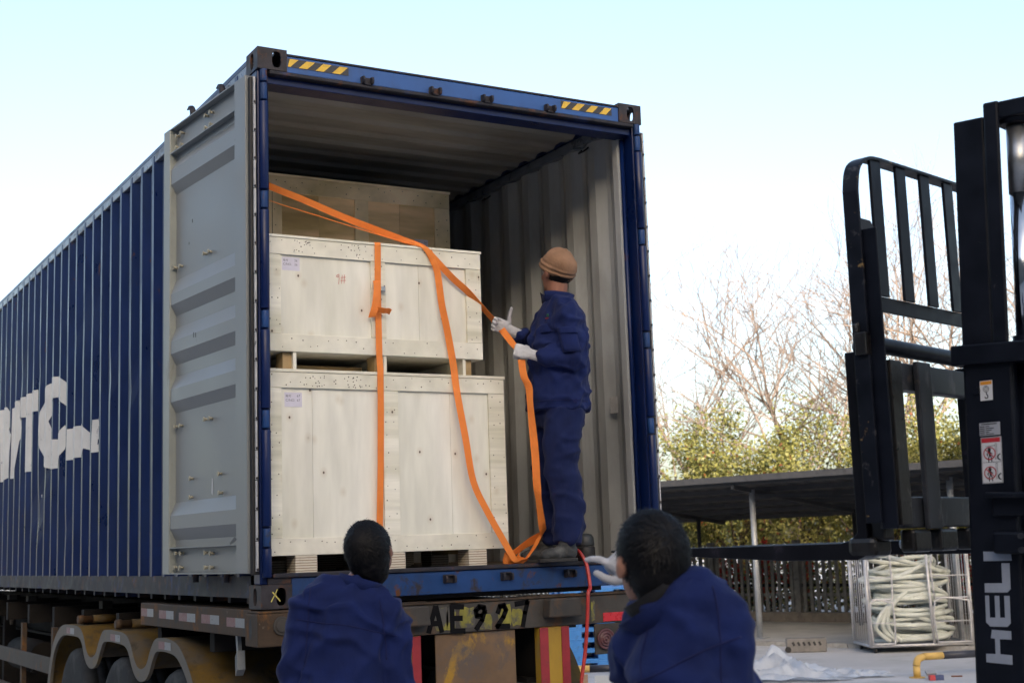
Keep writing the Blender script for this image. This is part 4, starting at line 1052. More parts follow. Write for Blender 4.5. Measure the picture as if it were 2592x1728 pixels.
q = MB(); mbox(q, SM-.025, SM+.745, -.035, .30, 2.205, 2.275); q.build('mast_tie', M['fork_navy'], fk, bevel=.006)
q = MB(); mbox(q, SM+.02, SM+.70, .10, .26, 3.06, 3.12); q.build('mast_tie', M['fork_navy'], fk, bevel=.006)
q = MB(); mbox(q, SM-.022, SM-.002, .090, .30, 1.685, 1.755); q.build('mast_bracket', M['fork_navy'], fk, bevel=.008)
q = MB(); mbox(q, SM-.060, SM-.002, .085, .32, 1.745, 1.765); q.build('mast_bracket', M['fork_navy'], fk, bevel=.006)
q = MB(); mbox(q, SM-.040, SM-.002, .095, .30, 1.560, 1.635); q.build('tilt_bracket', M['fork_navy'], fk, bevel=.01)
for z in (1.575, 1.62): q = MB(); c = fp(SM-.041, mt(z)-.20, z); q.disc(c, -Fr_, .011, 8, .010); q.build('bolt', M['fork_worn'], fk)
q = MB(); c = fp(SM-.001, mt(2.12)-.045, 2.12); q.disc(c, -Fr_, .014, 6, .010); q.build('bolt', M['fork_navy'], fk)
# prints on the left channel: frame with a0 backwards along the web, z up
def fr_o(z): return fp(SM-.0016, mt(z), z)
AX = (-Ff-UP*ln*-1*0).normalized(); AX = (Ff*-1).normalized(); AZ = (UP-Ff*ln).normalized()
def dec(poly, z, m_, nm, par, lift=0.0):
    q = MB(); q.flat(poly, fr_o(z)-Fr_*lift, AX, AZ); return q.build(nm, M[m_], par)
def rect(a0, a1, z0, z1): return [(a0, z0), (a1, z0), (a1, z1), (a0, z1)]
def ring(cx, cy, r, w, n=18, a0=0, a1=360):
    o = []; 
    for k in range(n+1):
        a = R(a0+(a1-a0)*k/n); o.append((cx+r*math.cos(a), cy+r*math.sin(a)))
    return o
# hook sticker
s1 = dec(rect(.058, .103, -.035, .033), 2.118, 'decal_white', 'sticker', fk)
dec(rect(.060, .101, .019, .031), 2.118, 'decal_orange', 'sticker_band', s1, .0006)
q = MB(); oo = fr_o(2.118)-Fr_*.0008
stroke(q, ring(.080, .004, .010, .002), .0018, oo, AX, AZ); stroke(q, [(.074,.004),(.080,.011),(.086,.004),(.080,-.002),(.074,.004)], .0015, oo, AX, AZ); stroke(q, [(.080,-.006),(.081,-.013),(.086,-.020),(.084,-.027),(.078,-.028),(.075,-.023)], .0034, oo, AX, AZ)
q.build('hook_symbol', M['decal_black'], s1)
# data plate
s2 = dec(rect(.050, .124, -.022, .022), 1.985, 'decal_grey', 'data_plate', fk)
q = MB(); oo = fr_o(1.985)-Fr_*.0008
stroke(q, [(.058,.017),(.112,.017)], .0035, oo, AX, AZ)
for k in range(5):
    zq = .009-k*.0066; stroke(q, [(.053,zq),(.068,zq)], .003, oo, AX, AZ); stroke(q, [(.073,zq),(.073+.012+.008*((k*5) % 3),zq)], .0026, oo, AX, AZ)
q.build('plate_print', M['decal_black'], s2)
# warning sticker: red band and two crossed-out figures
s3 = dec(rect(.053, .127, -.080, .078), 1.880, 'decal_white', 'warning_sticker', fk)
dec(rect(.056, .122, .059, .074), 1.880, 'decal_red', 'sticker_band', s3, .0006)
q = MB(); oo = fr_o(1.880)-Fr_*.0008; qr = MB(); o2 = fr_o(1.880)-Fr_*.0014
stroke(q, rect(.055,.125,-.078,.076)+[(.055,-.078)], .0012, oo, AX, AZ); stroke(q, [(.055,-.008),(.125,-.008)], .0012, oo, AX, AZ)
for zc in (.022, -.044):
    stroke(q, ring(.082, zc+.012, .0035, .002, 8), .005, oo, AX, AZ)
    stroke(q, [(.082,zc+.008),(.084,zc-.006)], .007, oo, AX, AZ); stroke(q, [(.084,zc-.006),(.078,zc-.017),(.079,zc-.028)], .0035, oo, AX, AZ); stroke(q, [(.084,zc-.006),(.089,zc-.016),(.090,zc-.028)], .0035, oo, AX, AZ)
    stroke(q, [(.082,zc+.005),(.074,zc-.002),(.076,zc-.008)], .003, oo, AX, AZ); stroke(q, [(.083,zc+.005),(.092,zc-.002)], .003, oo, AX, AZ)
    stroke(q, [(.104,zc+.032),(.104,zc-.022)], .0012, oo, AX, AZ); stroke(q, [(.109,zc+.032),(.109,zc-.022)], .0012, oo, AX, AZ); stroke(q, [(.104,zc+.032),(.109,zc+.032)], .0012, oo, AX, AZ)
    stroke(q, ring(.122, zc-.014, .010, .003, 10, 100, 260), .004, oo, AX, AZ)
    stroke(qr, ring(.083, zc, .0205, .003), .0032, o2, AX, AZ); stroke(qr, [(.068,zc+.014),(.098,zc-.014)], .003, o2, AX, AZ)
stroke(q, [(.070,.046),(.104,.048)], .0014, oo, AX, AZ)
q.build('warning_figures', M['decal_black'], s3); qr.build('prohibition_rings', M['decal_red'], s3)
# maker's letters, reading upwards along the channel
HE = {
 'I': [[(.050,1.540),(.133,1.540),(.131,1.570),(.050,1.572)]],
 'L': [[(.050,1.435),(.050,1.466),(.102,1.466),(.102,1.532),(.126,1.532),(.126,1.446),(.116,1.435)]],
 'E': [[(.050,1.425),(.062,1.425),(.062,1.352),(.078,1.352),(.078,1.424),(.092,1.424),(.092,1.352),(.106,1.352),(.106,1.424),(.122,1.424),(.122,1.334),(.112,1.322),(.062,1.322),(.050,1.336)]],
 'H': [[(.066,1.312),(.122,1.308),(.122,1.280),(.088,1.281),(.088,1.232),(.122,1.229),(.122,1.198),(.046,1.204),(.046,1.232),(.074,1.232),(.074,1.282),(.062,1.284)]]}
for k in 'ILEH':
    q = MB()
    for poly in HE[k]:
        q.add([fp(SM-.0016, mt(p[1])-((p[0]-.05)*1.2+.045), p[1]) for p in poly], [tuple(range(len(poly)))])
    q.build('letter', M['letter_silver'], fk)
# the truck behind the mast (out of the picture): body, counterweight, overhead guard, wheels
q = MB(); fbox(q, -.02, 1.06, -2.2, -.75, .25, .95); q.build('body', M['fork_navy'], fk, bevel=.05)
q = MB(); fbox(q, -.04, 1.08, -2.75, -2.2, .30, 1.05); q.build('counterweight', M['fork_navy'], fk, bevel=.12)
q = MB(); fbox(q, .25, .80, -1.9, -1.4, .95, 1.10); fbox(q, .25, .80, -1.95, -1.85, 1.05, 1.5); q.build('seat', M['rubber_black'], fk, bevel=.03)
for s in (.03, 1.01):
    q = MB(); q.tube([fp(s,-.75,.9), fp(s,-.95,2.05), fp(s,-2.1,2.05), fp(s,-2.3,1.0)], .03, 8); q.build('guard_pillar', M['fork_navy'], fk)
for t in (-1.0, -1.3, -1.6, -1.9):
    q = MB(); q.bar(fp(.03,t,2.06), fp(1.01,t,2.06), .05, .03); q.build('guard_slat', M['fork_navy'], fk)
for s, t, r in ((.02,-.85,.33),(.92,-.85,.33),(.06,-2.3,.26),(.90,-2.3,.26)):
    q = MB(); q.lathe([(.1,0),(r-.03,0),(r,.03),(r,.13),(r-.03,.16),(.1,.16)], fp(s,t,r), Fr_, 28); q.build('wheel', M['tyre'], fk)
# ================================================================== yard beyond the container
YO = V(12.2, 10.0, 0); YD = V(.2900074, -.9570244, 0); YP_ = V(.9570244, .2900074, 0)
def bk(d, p, z): return YO+YD*d+YP_*p+UP*z            # d along the kerb, p away from the camera
def ybox(mb, d0, d1, p0, p1, z0, z1): return mb.obox(bk((d0+d1)/2, (p0+p1)/2, (z0+z1)/2), YD, YP_, UP, (d1-d0)/2, (p1-p0)/2, (z1-z0)/2)
# raised pavement with kerb stones
mb = MB(); ybox(mb, -30, 24, -.14, 4.2, -.05, .060); tag(mb.build('pavement', M['pavement']), kind='structure')
mat('kerb_stone', (.30, .29, .27), .85, var=(4, .25), bump=(40, .3, .004), layers=[((.16,.15,.14), 6, .5, .7)])
q = MB(); ybox(q, 0, .985, -.30, -.145, -.05, .066); kb = q.mesh('kerb_stone', M['kerb_stone'], bk(0,0,0))
kroot = thing('kerb', tuple(bk(0,-.2,0)), 'long row of pale kerb stones along the far pavement edge', 'kerb'); kroot['kind'] = 'structure'
del kroot['category']
for i in range(-8, 9): inst(kb, 'kerb_stone', kroot, bk(i*1.0, 0, .0005*((i*7) % 5)))

# fence of upright pickets on a low wall
mat('picket_grey', (.15, .142, .128), .75, var=(6, .3), bump=(30, .2, .002), layers=[((.08,.075,.07), 9, .52, .7)])
mat('low_wall_stone', (.17, .145, .12), .9, var=(3, .35), bump=(25, .5, .01), layers=[((.09,.08,.07), 5, .5, .65)])
fz = thing('picket_fence', tuple(bk(-2,4.4,0)), 'grey picket fence on a low wall behind the shelter', 'fence')
mb = MB(); ybox(mb, -12, 12, 4.25, 4.55, 0, .235); mb.build('base_wall', M['low_wall_stone'], fz, bevel=.01)
q = MB(); q.prism([(-.033,.236),(.033,.236),(.033,1.50),(0,1.55),(-.033,1.50)], V(0,0,0), YD, UP, YP_, .028); pk = q.mesh('picket', M['picket_grey'])
k = 0; d = -11.5
while d < 9:
    if k % 14 != 6: inst(pk, 'picket', fz, bk(d, 4.385, 0))
    d += .142; k += 1
for i in range(11):
    dd = -11.5+6*.142+i*14*.142
    mb = MB(); ybox(mb, dd-.065, dd+.065, 4.34, 4.46, .236, 1.60); mb.build('fence_post', M['picket_grey'], fz, bevel=.008)
for z, mt_ in ((.74, 'chassis_dark'), (.56, 'picket_grey'), (1.35, 'picket_grey')):
    mb = MB(); ybox(mb, -12, 12, 4.415, 4.455, z-.03, z+.03); mb.build('fence_rail', M[mt_], fz)

# open shelter: corrugated roof sheet on posts
mat('roof_sheet', (.085, .085, .09), .6, var=(3, .25), layers=[((.05,.05,.052), 3, .5, .7, (1,1,1))])
mat('galvanised', (.36, .385, .42), .45, .35, var=(8, .15), layers=[((.20,.21,.23), 7, .55, .75)])
mat('steel_dark', (.045, .045, .048), .6, var=(8, .3))
sh = thing('parking_shelter', tuple(bk(0,2,0)), 'open shelter with dark corrugated roof sheet on thin grey posts', 'shelter')
def rz(p): return 2.60-(p+.25)*.105
mb = MB(); n = 300; vs = []
for up_ in (0, 1):
    for i in range(n+1):
        d_ = -13+24*i/n; w_ = .018 if (i//2) % 2 else 0
        vs += [tuple(bk(d_, -.25, rz(-.25)+w_+.004*up_)), tuple(bk(d_, 4.6, rz(4.6)+w_+.004*up_))]
m_ = (n+1)*2
mb.add(vs, [(2*i, 2*i+1, 2*i+3, 2*i+2) for i in range(n)]+[(m_+2*i, m_+2*i+2, m_+2*i+3, m_+2*i+1) for i in range(n)])
mb.build('roof_sheet', M['roof_sheet'], sh)
for p in (-.15, .75, 1.6, 2.5, 3.4, 4.4):
    mb = MB(); mb.obox(bk(-1, p, rz(p)-.045), YD, YP_, UP, 12, .03, .040); mb.build('purlin', M['steel_dark'], sh)
mb = MB(); mb.obox(bk(-1, -.29, rz(-.25)+.0), YD, YP_, UP, 12, .006, .05); mb.build('roof_edge', M['roof_sheet'], sh)
for i in range(-3, 4):
    d_ = -.95+i*3.43
    if d_ > 9: continue
    mb = MB(); mb.tube([bk(d_, .35, .062), bk(d_, .35, 2.44)], .048, 12); ps = mb.build('post', M['galvanised'], sh)
    mb = MB(); mb.obox(bk(d_, .35, .070), YD, YP_, UP, .11, .11, .006); mb.build('post_foot', M['galvanised'], ps)
    mb = MB(); mb.tube([bk(d_, 3.6, .062), bk(d_, 3.6, rz(3.6)-.09)], .040, 10); mb.build('post', M['steel_dark'], sh)
    mb = MB(); mb.bar(bk(d_, -.2, rz(-.2)-.115), bk(d_, 4.5, rz(4.5)-.115), .05, .07); mb.build('rafter', M['steel_dark'], sh)
    mb = MB(); mb.bar(bk(d_, .35, 2.35), bk(d_+1.6, 2.2, rz(2.2)-.09), .035, .05); mb.build('brace', M['steel_dark'], sh)

# evergreen hedge trees: trunk plus a crown of single leaves
mat('leaf_olive', (.17, .17, .045), .5, var=None, trans=.42)
mat('leaf_bright', (.27, .25, .070), .5, var=None, trans=.45)
mat('leaf_dark', (.035, .045, .014), .5, var=None, trans=.30)
mat('leaf_rust', (.22, .065, .020), .6, var=None, trans=.40)
mat('leaf_red', (.42, .028, .018), .5, var=None, trans=.35)
mat('bark_pale', (.20, .15, .12), .9, var=(8, .3), bump=(30, .4, .006))
mat('bark_dark', (.07, .052, .040), .9, var=(8, .3), bump=(30, .4, .006))
def leaves(mb, rnd, cen, rad, n, ll, lw, mix, gap=.35):
    """leaf faces spread through lumpy clumps inside an ellipsoid"""
    cl = []
    for _ in range(30):
        v = V(rnd.gauss(0,1), rnd.gauss(0,1), rnd.gauss(0,1)).normalized()*(rnd.random()**.45)
        cl.append((V(v.x*rad[0], v.y*rad[1], v.z*rad[2]), rnd.uniform(.22, .50)*min(rad)))
    for i in range(n):
        c, r = cl[rnd.randrange(len(cl))]
        v = V(rnd.gauss(0,1), rnd.gauss(0,1), rnd.gauss(0,1)).normalized()*r*(rnd.random()**.5)*1.25
        p = V(cen)+c+v
        if p.z < .15: continue
        a = V(rnd.gauss(0,1), rnd.gauss(0,1), rnd.gauss(.2,.8)).normalized(); b = a.cross(V(rnd.gauss(0,1), rnd.gauss(0,1), rnd.gauss(0,1))).normalized()
        l, w = ll*rnd.uniform(.6, 1.2), lw*rnd.uniform(.7, 1.2)
        x = rnd.random(); mb.mi = 0 if x < mix[0] else 1 if x < mix[1] else 2 if x < mix[2] else 3
        mb.add([p-a*l*.5, p+b*w*.5, p+a*l*.5, p-b*w*.5], [(0,1,2,3)])
LM = [M['leaf_olive'], M['leaf_bright'], M['leaf_dark'], M['leaf_rust']]
labs = ['evergreen hedge tree beside the open container door', 'bushy evergreen tree left of the grey shelter post', 'olive evergreen tree with rusty leaves above the shelter roof', 'low rounded evergreen tree half hidden by the forklift backrest', 'evergreen tree seen through the forklift carriage', 'evergreen tree behind the forklift mast']
rt_ = random.Random(21)
for i, (d_, p_, zt, rr) in enumerate(((-7.3,6.8,4.35,1.5),(-5.4,6.5,4.45,1.45),(-3.8,6.6,4.55,1.5),(-2.2,6.9,3.75,1.25),(-.7,6.6,4.05,1.35),(.9,6.8,4.2,1.5))):
    t_ = thing('evergreen_tree', tuple(bk(d_,p_,0)), labs[i], 'tree', 'evergreen trees behind the fence')
    mb = MB(); b0 = bk(d_, p_, 0)
    mb.tube([b0, b0+V(.05,.02,.9), b0+V(.02,-.05,1.8)], [.10,.085,.05], 8)
    for k in range(7):
        a = k*.9+i; mb.tube([b0+UP*(.7+.12*k), b0+V(math.cos(a)*.5,math.sin(a)*.5,1.4+.2*k), b0+V(math.cos(a)*1.0,math.sin(a)*1.0,2.0+.25*k)], [.045,.03,.012], 5)
    mb.build('trunk', M['bark_dark'], t_)
    mb = MB(); leaves(mb, rt_, b0+UP*(zt+.1)/2, (rr, rr*.95, (zt-.1)/2), 13000, .100, .052, (.36, .92, .982))
    mb.build('crown', LM, t_)
mb = MB()
for i in range(30): leaves(mb, rt_, bk(-10+i*.62, 5.5, .55), (.55,.40,.60), 420, .10, .055, (.10, .16, .97))
tag(mb.build('undergrowth', LM, None, org=tuple(bk(-2,5.5,0))), 'dark leafy undergrowth between the fence and the hedge trees', 'undergrowth', kind='stuff')
# red-leaved shrubs along the fence
for i, (d_, z_) in enumerate(((-4.75,1.15),(-3.75,1.3),(-3.05,1.2),(-.55,1.3),(.35,1.3))):
    lab = ['red leaved shrub behind the fence nearest the container', 'red leaved shrub behind the fence, left of the post', 'red leaved shrub behind the fence, right of the post', 'red leaved shrub behind the fence, left of the hose cage', 'red leaved shrub behind the fence beyond the hose cage'][i]
    t_ = thing('red_shrub', tuple(bk(d_,4.9,0)), lab, 'shrub', 'red shrubs behind the fence')
    mb = MB(); b0 = bk(d_, 4.95, 0)
    for k in range(6): mb.tube([b0, b0+V(.15*math.cos(k), .15*math.sin(k), .7), b0+V(.28*math.cos(k), .28*math.sin(k), z_)], [.015,.01,.005], 5)
    mb.build('stem', M['bark_dark'], t_)
    mb = MB(); leaves(mb, rt_, b0+UP*(z_/2+.3), (.34,.30,z_/2), 900, .085, .05, (.74, .80, .88))
    mb.build('crown', [M['leaf_red'], M['leaf_rust'], M['leaf_dark'], M['leaf_olive']], t_)
# bare winter trees
def bare_tree(rnd, base, h, lean):
    wood, twig = MB(), MB()
    def grow(p, dr, L, r, lev):
        n = 4 if lev < 2 else 3
        pts = [p]; rs = [r]; q = p.copy(); dd = dr.copy()
        for i in range(n):
            dd = (dd+V(rnd.gauss(0,.10), rnd.gauss(0,.10), rnd.gauss(.02,.07))).normalized()
            q = q+dd*(L/n); pts.append(q.copy()); rs.append(r*(1-.42*(i+1)/n))
        (wood if lev < 2 else twig).tube(pts, rs, 6 if lev < 1 else 4 if lev < 3 else 3, cap=False)
        if lev >= 5 or r < .004: return
        k = (4, 4, 4, 3, 2)[lev]
        for j in range(k):
            f = rnd.uniform(.35, 1.0) if j else 1.0
            idx = min(int(f*n), n-1); t = f*n-idx; s_ = pts[idx].lerp(pts[idx+1], min(t, 1)); rr = rs[idx]*.72
            ax = V(rnd.gauss(0,1), rnd.gauss(0,1), rnd.gauss(0,.3)).normalized()
            ang = rnd.uniform(.50, 1.0) if j else rnd.uniform(.1, .35)
            nd = (dd*math.cos(ang)+ax*math.sin(ang)+V(0,0,.08)).normalized()
            grow(s_, nd, L*rnd.uniform(.58, .82), max(rr, .0078), lev+1)
    grow(V(base), V(lean).normalized(), h*.32, h*.0092, 0)
    return wood, twig
bl = ['bare winter tree closest to the container door', 'bare tree with spreading twigs in the gap beside the container', 'tall bare tree right of the gap centre', 'bare tree whose trunk forks behind the backrest left side', 'bare tree behind the forklift backrest bars', 'bare tree by the forklift mast with golden trunk', 'bare winter tree far right behind the mast']
for i, (d_, p_, h) in enumerate(((-9.6,10.0,8.8),(-7.7,9.4,10.8),(-6.2,10.5,10.0),(-4.6,9.6,10.8),(-3.1,10.4,12.0),(-1.6,9.6,11.4),(-.2,10.6,11.6))):
    rb_ = random.Random(100+i*13)
    b0 = bk(d_, p_, 0)
    t_ = thing('bare_tree', tuple(b0), bl[i], 'tree', 'bare trees beyond the hedge')
    wd, tw = bare_tree(rb_, b0, h, (rb_.uniform(-.12,.12), rb_.uniform(-.12,.12), 1))
    wd.build('trunk', M['bark_pale'], t_); tw.build('crown', M['bark_pale'], t_)

# wire cage full of pale hose
mat('cage_wire', (.50, .50, .52), .4, .3, var=(12, .12))
mat('hose_pale', (.50, .53, .49), .6, var=(6, .15), bump=(70, .4, .004), layers=[((.26,.27,.22), 9, .55, .75)])
CX = V(.868, -.497, 0); CY = V(.497, .868, 0); C0 = V(11.72, 7.98, 0)
def cgp(x, y, z): return C0+CX*x+CY*y+UP*z
cw, cdp, chh, cz = 1.44, .95, 1.38, .10
ca = thing('wire_cage', tuple(cgp(.72,.4,0)), 'white wire roll cage on castors standing by the kerb', 'cage')
def rod(pts, r, nm, par): return MB().tube([cgp(*p) for p in pts], r, 6).build(nm, M['cage_wire'], par)
for x in (0, cw):
    for y in (0, cdp): rod([(x,y,cz),(x,y,chh)], .022, 'cage_post', ca)
for z in (cz, chh):
    for a, b in (((0,0),(cw,0)),((cw,0),(cw,cdp)),((cw,cdp),(0,cdp)),((0,cdp),(0,0))): rod([(*a,z),(*b,z)], .020, 'cage_rail', ca)
rod([(cw*.62,0,cz),(cw*.60,0,chh)], .020, 'cage_post', ca)
for x0, x1 in ((.03,.62*cw-.55), (.65*cw,cw-.03)):
    for z0, z1 in ((cz+.03,.70),(.74,chh-.03)):
        p = cr([(x0,-.03,z0),(x1-.05,-.03,z0),(x1,-.03,z0+.05),(x1,-.03,z1-.05),(x1-.05,-.03,z1),(x0,-.03,z1),(x0,-.03,z0)], 3); rod(p, .013, 'cage_gate', ca); rod([(x0,-.03,(z0+z1)/2),(x1,-.03,(z0+z1)/2)], .009, 'gate_bar', ca)
for i in range(1, 8): rod([(0,cdp*i/8,cz),(0,cdp*i/8,chh)], .006, 'side_wire', ca); rod([(cw,cdp*i/8,cz),(cw,cdp*i/8,chh)], .006, 'side_wire', ca)
for i in range(1, 12): rod([(cw*i/12,cdp,cz),(cw*i/12,cdp,chh)], .006, 'back_wire', ca)
mb = MB(); mb.obox(cgp(cw/2,cdp/2,cz-.012), CX, CY, UP, cw/2, cdp/2, .010); mb.build('cage_floor', M['cage_wire'], ca)
for x in (.08, cw-.08):
    for y in (.08, cdp-.08): MB().lathe([(.01,-.018),(.045,-.018),(.045,.018),(.01,.018)], cgp(x,y,.046), CX, 14).build('castor', M['rubber_black'], ca)
rh = random.Random(5)
hoses = thing('hose_coil', tuple(cgp(.7,.45,.12)), 'thick pale corrugated hose coiled inside the wire cage', 'hose')
for i in range(24):
    z = .16+i*.046+rh.uniform(-.02,.02); tilt = rh.uniform(-.16,.16); ex, ey = rh.uniform(.40,.60), rh.uniform(.26,.38); ox, oy = .70+rh.uniform(-.07,.07), .46+rh.uniform(-.03,.03); ph = rh.uniform(0, 6.28)
    pts = []
    for k in range(40):
        a = 2*math.pi*k/40; w_ = rh.uniform(-.002,.002)
        pts.append(cgp(ox+ex*math.cos(a)*(1+.06*math.sin(3*a+ph)), oy+ey*math.sin(a), max(.14, z+tilt*math.cos(a+ph)*.9+.03*math.sin(2*a+ph)+w_)))
    MB().tube(pts, rh.uniform(.030,.036), 8, closed=True).build('hose_loop', M['hose_pale'], hoses)
for x, zt in ((.28,.66),(.18,.60),(.35,.72)):
    MB().tube([cgp(*p) for p in cr([(x+.25,.14,zt+.12),(x+.08,.09,zt),(x-.06,.08,zt-.2),(x-.05,.09,.3),(x+.12,.10,.15)], 6)], .034, 8).build('hose_loop', M['hose_pale'], hoses)

# stack of blue plastic pallets behind the trailer
mat('pallet_blue', (.035, .19, .52), .45, var=(5, .12), layers=[((.03,.10,.25), 9, .6, .75)])
mat('pallet_blue_edge', (.16, .26, .42), .5, var=(5, .2))
PX = V(.93, -.37, 0); PY = V(.37, .93, 0); PO = V(7.33, 9.05, 0)
def pallet_mesh():
    mb = MB(); ax = (PX, PY, UP)
    def pb(x0,x1,y0,y1,z0,z1): mb.obox(PX*(x0+x1)/2+PY*(y0+y1)/2+UP*(z0+z1)/2, PX, PY, UP, (x1-x0)/2, (y1-y0)/2, (z1-z0)/2)
    pb(0,1.1,0,1.1,.105,.132)
    for x in (0,.44,.86):
        for y in (0,.44,.86): pb(x,x+.24,y,y+.24,.026,.1045)
    for x in (0,.44,.86): pb(x,x+.24,0.0,1.1,0,.0255)
    for y in (0,.44,.86): pb(.2405,.4395,y,y+.24,.001,.0245); pb(.6805,.8595,y,y+.24,.001,.0245)
    return mb.mesh('pallet', M['pallet_blue'])
pm_ = pallet_mesh()
ordn = ['lowest', 'second lowest', 'third', 'fourth', 'fifth', 'sixth', 'seventh', 'topmost']
for i in range(8):
    o = inst(pm_, 'plastic_pallet', None, PO+UP*(.003+i*.134)+PX*(.006*((i*5) % 3)))
    tag(o, 'blue plastic pallet, %s of the stack behind the trailer' % ordn[i], 'pallet', 'stacked blue pallets')
# low yellow and black wheel stops
mat('stop_yellow', (.55, .36, .10), .5, var=(8, .15)); mat('stop_black', (.035, .037, .05), .5, var=(8, .2))
def wheel_stop(a, b, hgt, lab, blacks):
    a, b = V(a), V(b); t_ = thing('wheel_stop', tuple((a+b)/2), lab, 'wheel stop', 'yellow and black wheel stops'); u = (b-a).normalized(); L = (b-a).length; r = .042
    for p, s_ in ((a, 1), (b, -1)):
        MB().tube([p+UP*.002, p+UP*(hgt-.10)], r, 12).build('stop_leg', M['stop_yellow'], t_)
        MB().tube(cr([tuple(p+UP*(hgt-.10)), tuple(p+UP*(hgt-.03)+u*s_*.025), tuple(p+UP*hgt+u*s_*.10)], 5), r, 12).build('stop_bend', M['stop_yellow'], t_)
        MB().disc(p+UP*.001, UP, .09, 14, .010).build('stop_foot', M['stop_yellow'], t_)
    x = .10; n = 0
    for x0, x1, bl_ in blacks:
        MB().tube([a+u*x0+UP*hgt, a+u*x1+UP*hgt], r, 12).build('stop_bar', M['stop_black' if bl_ else 'stop_yellow'], t_)
wheel_stop((9.70,5.18,0), (10.98,4.78,0), .235, 'yellow and black wheel stop on the ground near the wire cage', ((.10,.34,0),(.34,.76,1),(.76,1.24,0)))
wheel_stop((5.60,7.35,0), (7.05,6.45,0), .245, 'yellow and black wheel stop in front of the blue pallets', ((.10,.45,1),(.45,.86,0),(.86,1.25,1),(1.25,1.61,0)))
# board and white sheet leaning under the second wheel stop
mat('board_tan', (.36, .24, .16), .7, var=(5, .2)); mat('foam_white', (.50, .54, .58), .6, var=(3, .08))
MB().obox(V(6.00,6.72,.11), V(.85,-.53,0), V(.53,.85,0), UP, .16, .012, .105).build('offcut_board', M['board_tan'], None, org=(6.00,6.72,0)); tag(bpy.data.objects['offcut_board'], 'tan board offcut standing below the wheel stop bar', 'board')
MB().obox(V(6.42,6.44,.105), V(.85,-.53,0), V(.53,.85,0), UP, .27, .020, .10).build('foam_sheet', M['foam_white'], None, org=(6.42,6.44,0)); tag(bpy.data.objects['foam_sheet'], 'white foam sheet standing below the wheel stop bar', 'foam sheet')
# crumpled plastic film on the concrete
mat('film_white', (.60, .64, .70), .28, var=(3, .06), trans=.3)
def film(nm, lab, cx, cy, ax, lx, ly, hgt, seed, peak=None):
    ax = V(ax).normalized(); ay = V(-ax.y, ax.x, 0); n = 46; vs = []
    for j in range(n+1):
        for i in range(n+1):
            u, v = i/n-.5, j/n-.5
            e = 1+.22*noise.noise(V(math.atan2(v,u)*1.3, seed, 0))+.1*noise.noise(V(math.atan2(v,u)*4, seed, 3))
            p = V(cx,cy,0)+ax*u*lx*e+ay*v*ly*e
            rdg = 1-abs(noise.noise(V(u*4.2, v*4.2, seed)))*2; fine = noise.noise(V(u*11, v*11, seed+4))
            z = .012+max(0, rdg)**2*hgt*(1-min(1, 1.6*math.hypot(u, v)))+.012*abs(fine)
            if peak: z += peak[2]*math.exp(-(((u-peak[0])/.10)**2+((v-peak[1])/.16)**2))
            vs.append(tuple(p+UP*z))
    mb = MB(); mb.add(vs, [(j*(n+1)+i, j*(n+1)+i+1, (j+1)*(n+1)+i+1, (j+1)*(n+1)+i) for j in range(n) for i in range(n)], True)
    return tag(mb.build(nm, M['film_white'], None, org=(cx,cy,0)), lab, 'plastic film', 'plastic film on the ground')
film('plastic_film', 'large crumpled white plastic film on the ground, raised to a peak', 8.75, 6.55, (.868,-.497,0), 1.5, 1.5, .26, 3.1, (.06,.25,.20))
film('plastic_film', 'smaller flat white plastic film nearer the forklift mast', 9.40, 5.95, (.868,-.497,0), .95, .75, .09, 9.4)
# perforated concrete channel against the kerb
mat('channel_stone', (.17, .16, .15), .85, var=(8, .3), bump=(40, .4, .004))
a, b = V(11.16,9.12,0), V(11.62,8.78,0); u = (b-a).normalized(); w_ = V(u.y,-u.x,0)
chn = thing('perforated_block', tuple((a+b)/2), 'perforated concrete block lying against the kerb', 'block')
MB().obox((a+b)/2+UP*.10, u, w_, UP, (b-a).length/2, .09, .10).build('body', M['channel_stone'], chn, bevel=.02)
for i in range(6): MB().obox(a+u*(.10+i*.075)+w_*.0905+UP*(.125), (u*.9+UP*.4).normalized(), w_, (UP*.9-u*.4).normalized(), .016, .0015, .028).build('slot', M['rubber_black'], chn)
MB().disc(a+w_*.0905+u*.02+UP*.045, w_, .045, 14, .002).build('hole', M['rubber_black'], chn)
# litter
mat('box_grey', (.25, .26, .28), .6, var=(20, .1)); mat('box_blue', (.05, .07, .16), .5, var=(20, .15)); mat('box_red', (.45, .05, .06), .5, var=(20, .15))
lb = thing('litter_box', (9.65,4.86,0), 'small red and blue paper packet lying on the concrete', 'packet')
u = V(.868,-.497,0); w_ = V(.497,.868,0)
MB().obox(V(9.60,4.86,.030), u, w_, UP, .030, .035, .028).build('red_end', M['box_red'], lb); MB().obox(V(9.60,4.86,.030)+u*.078, u, w_, UP, .0475, .035, .028).build('sleeve', M['box_blue'], lb)
MB().obox(V(9.66,4.93,.075), u, (w_*.9+UP*.4).normalized(), (UP*.9-w_*.4).normalized(), .055, .04, .014).build('flap', M['box_grey'], lb)
tag(MB().obox(V(10.07,4.93,.008), V(.8,-.6,0), V(.6,.8,0), UP, .06, .018, .006).build('litter_scrap', M['leaf_rust'], None, org=(10.07,4.93,0)), 'brown scrap of litter on the concrete', 'litter')

# far wood all round the plain
mb = MB(); rf_ = random.Random(77)
for i in range(150):
    a = 2*math.pi*i/150+rf_.uniform(-.02,.02); rd = 165+rf_.uniform(-14,14); hh = rf_.uniform(4.5, 9.0)
    leaves(mb, rf_, (math.sin(a)*rd, math.cos(a)*rd, hh*.48), (5.5, 5.5, hh*.5), 190, 1.5, .95, (.45, .60, .97))
tag(mb.build('far_wood', LM), 'far dark line of trees along the horizon', 'wood', kind='stuff')
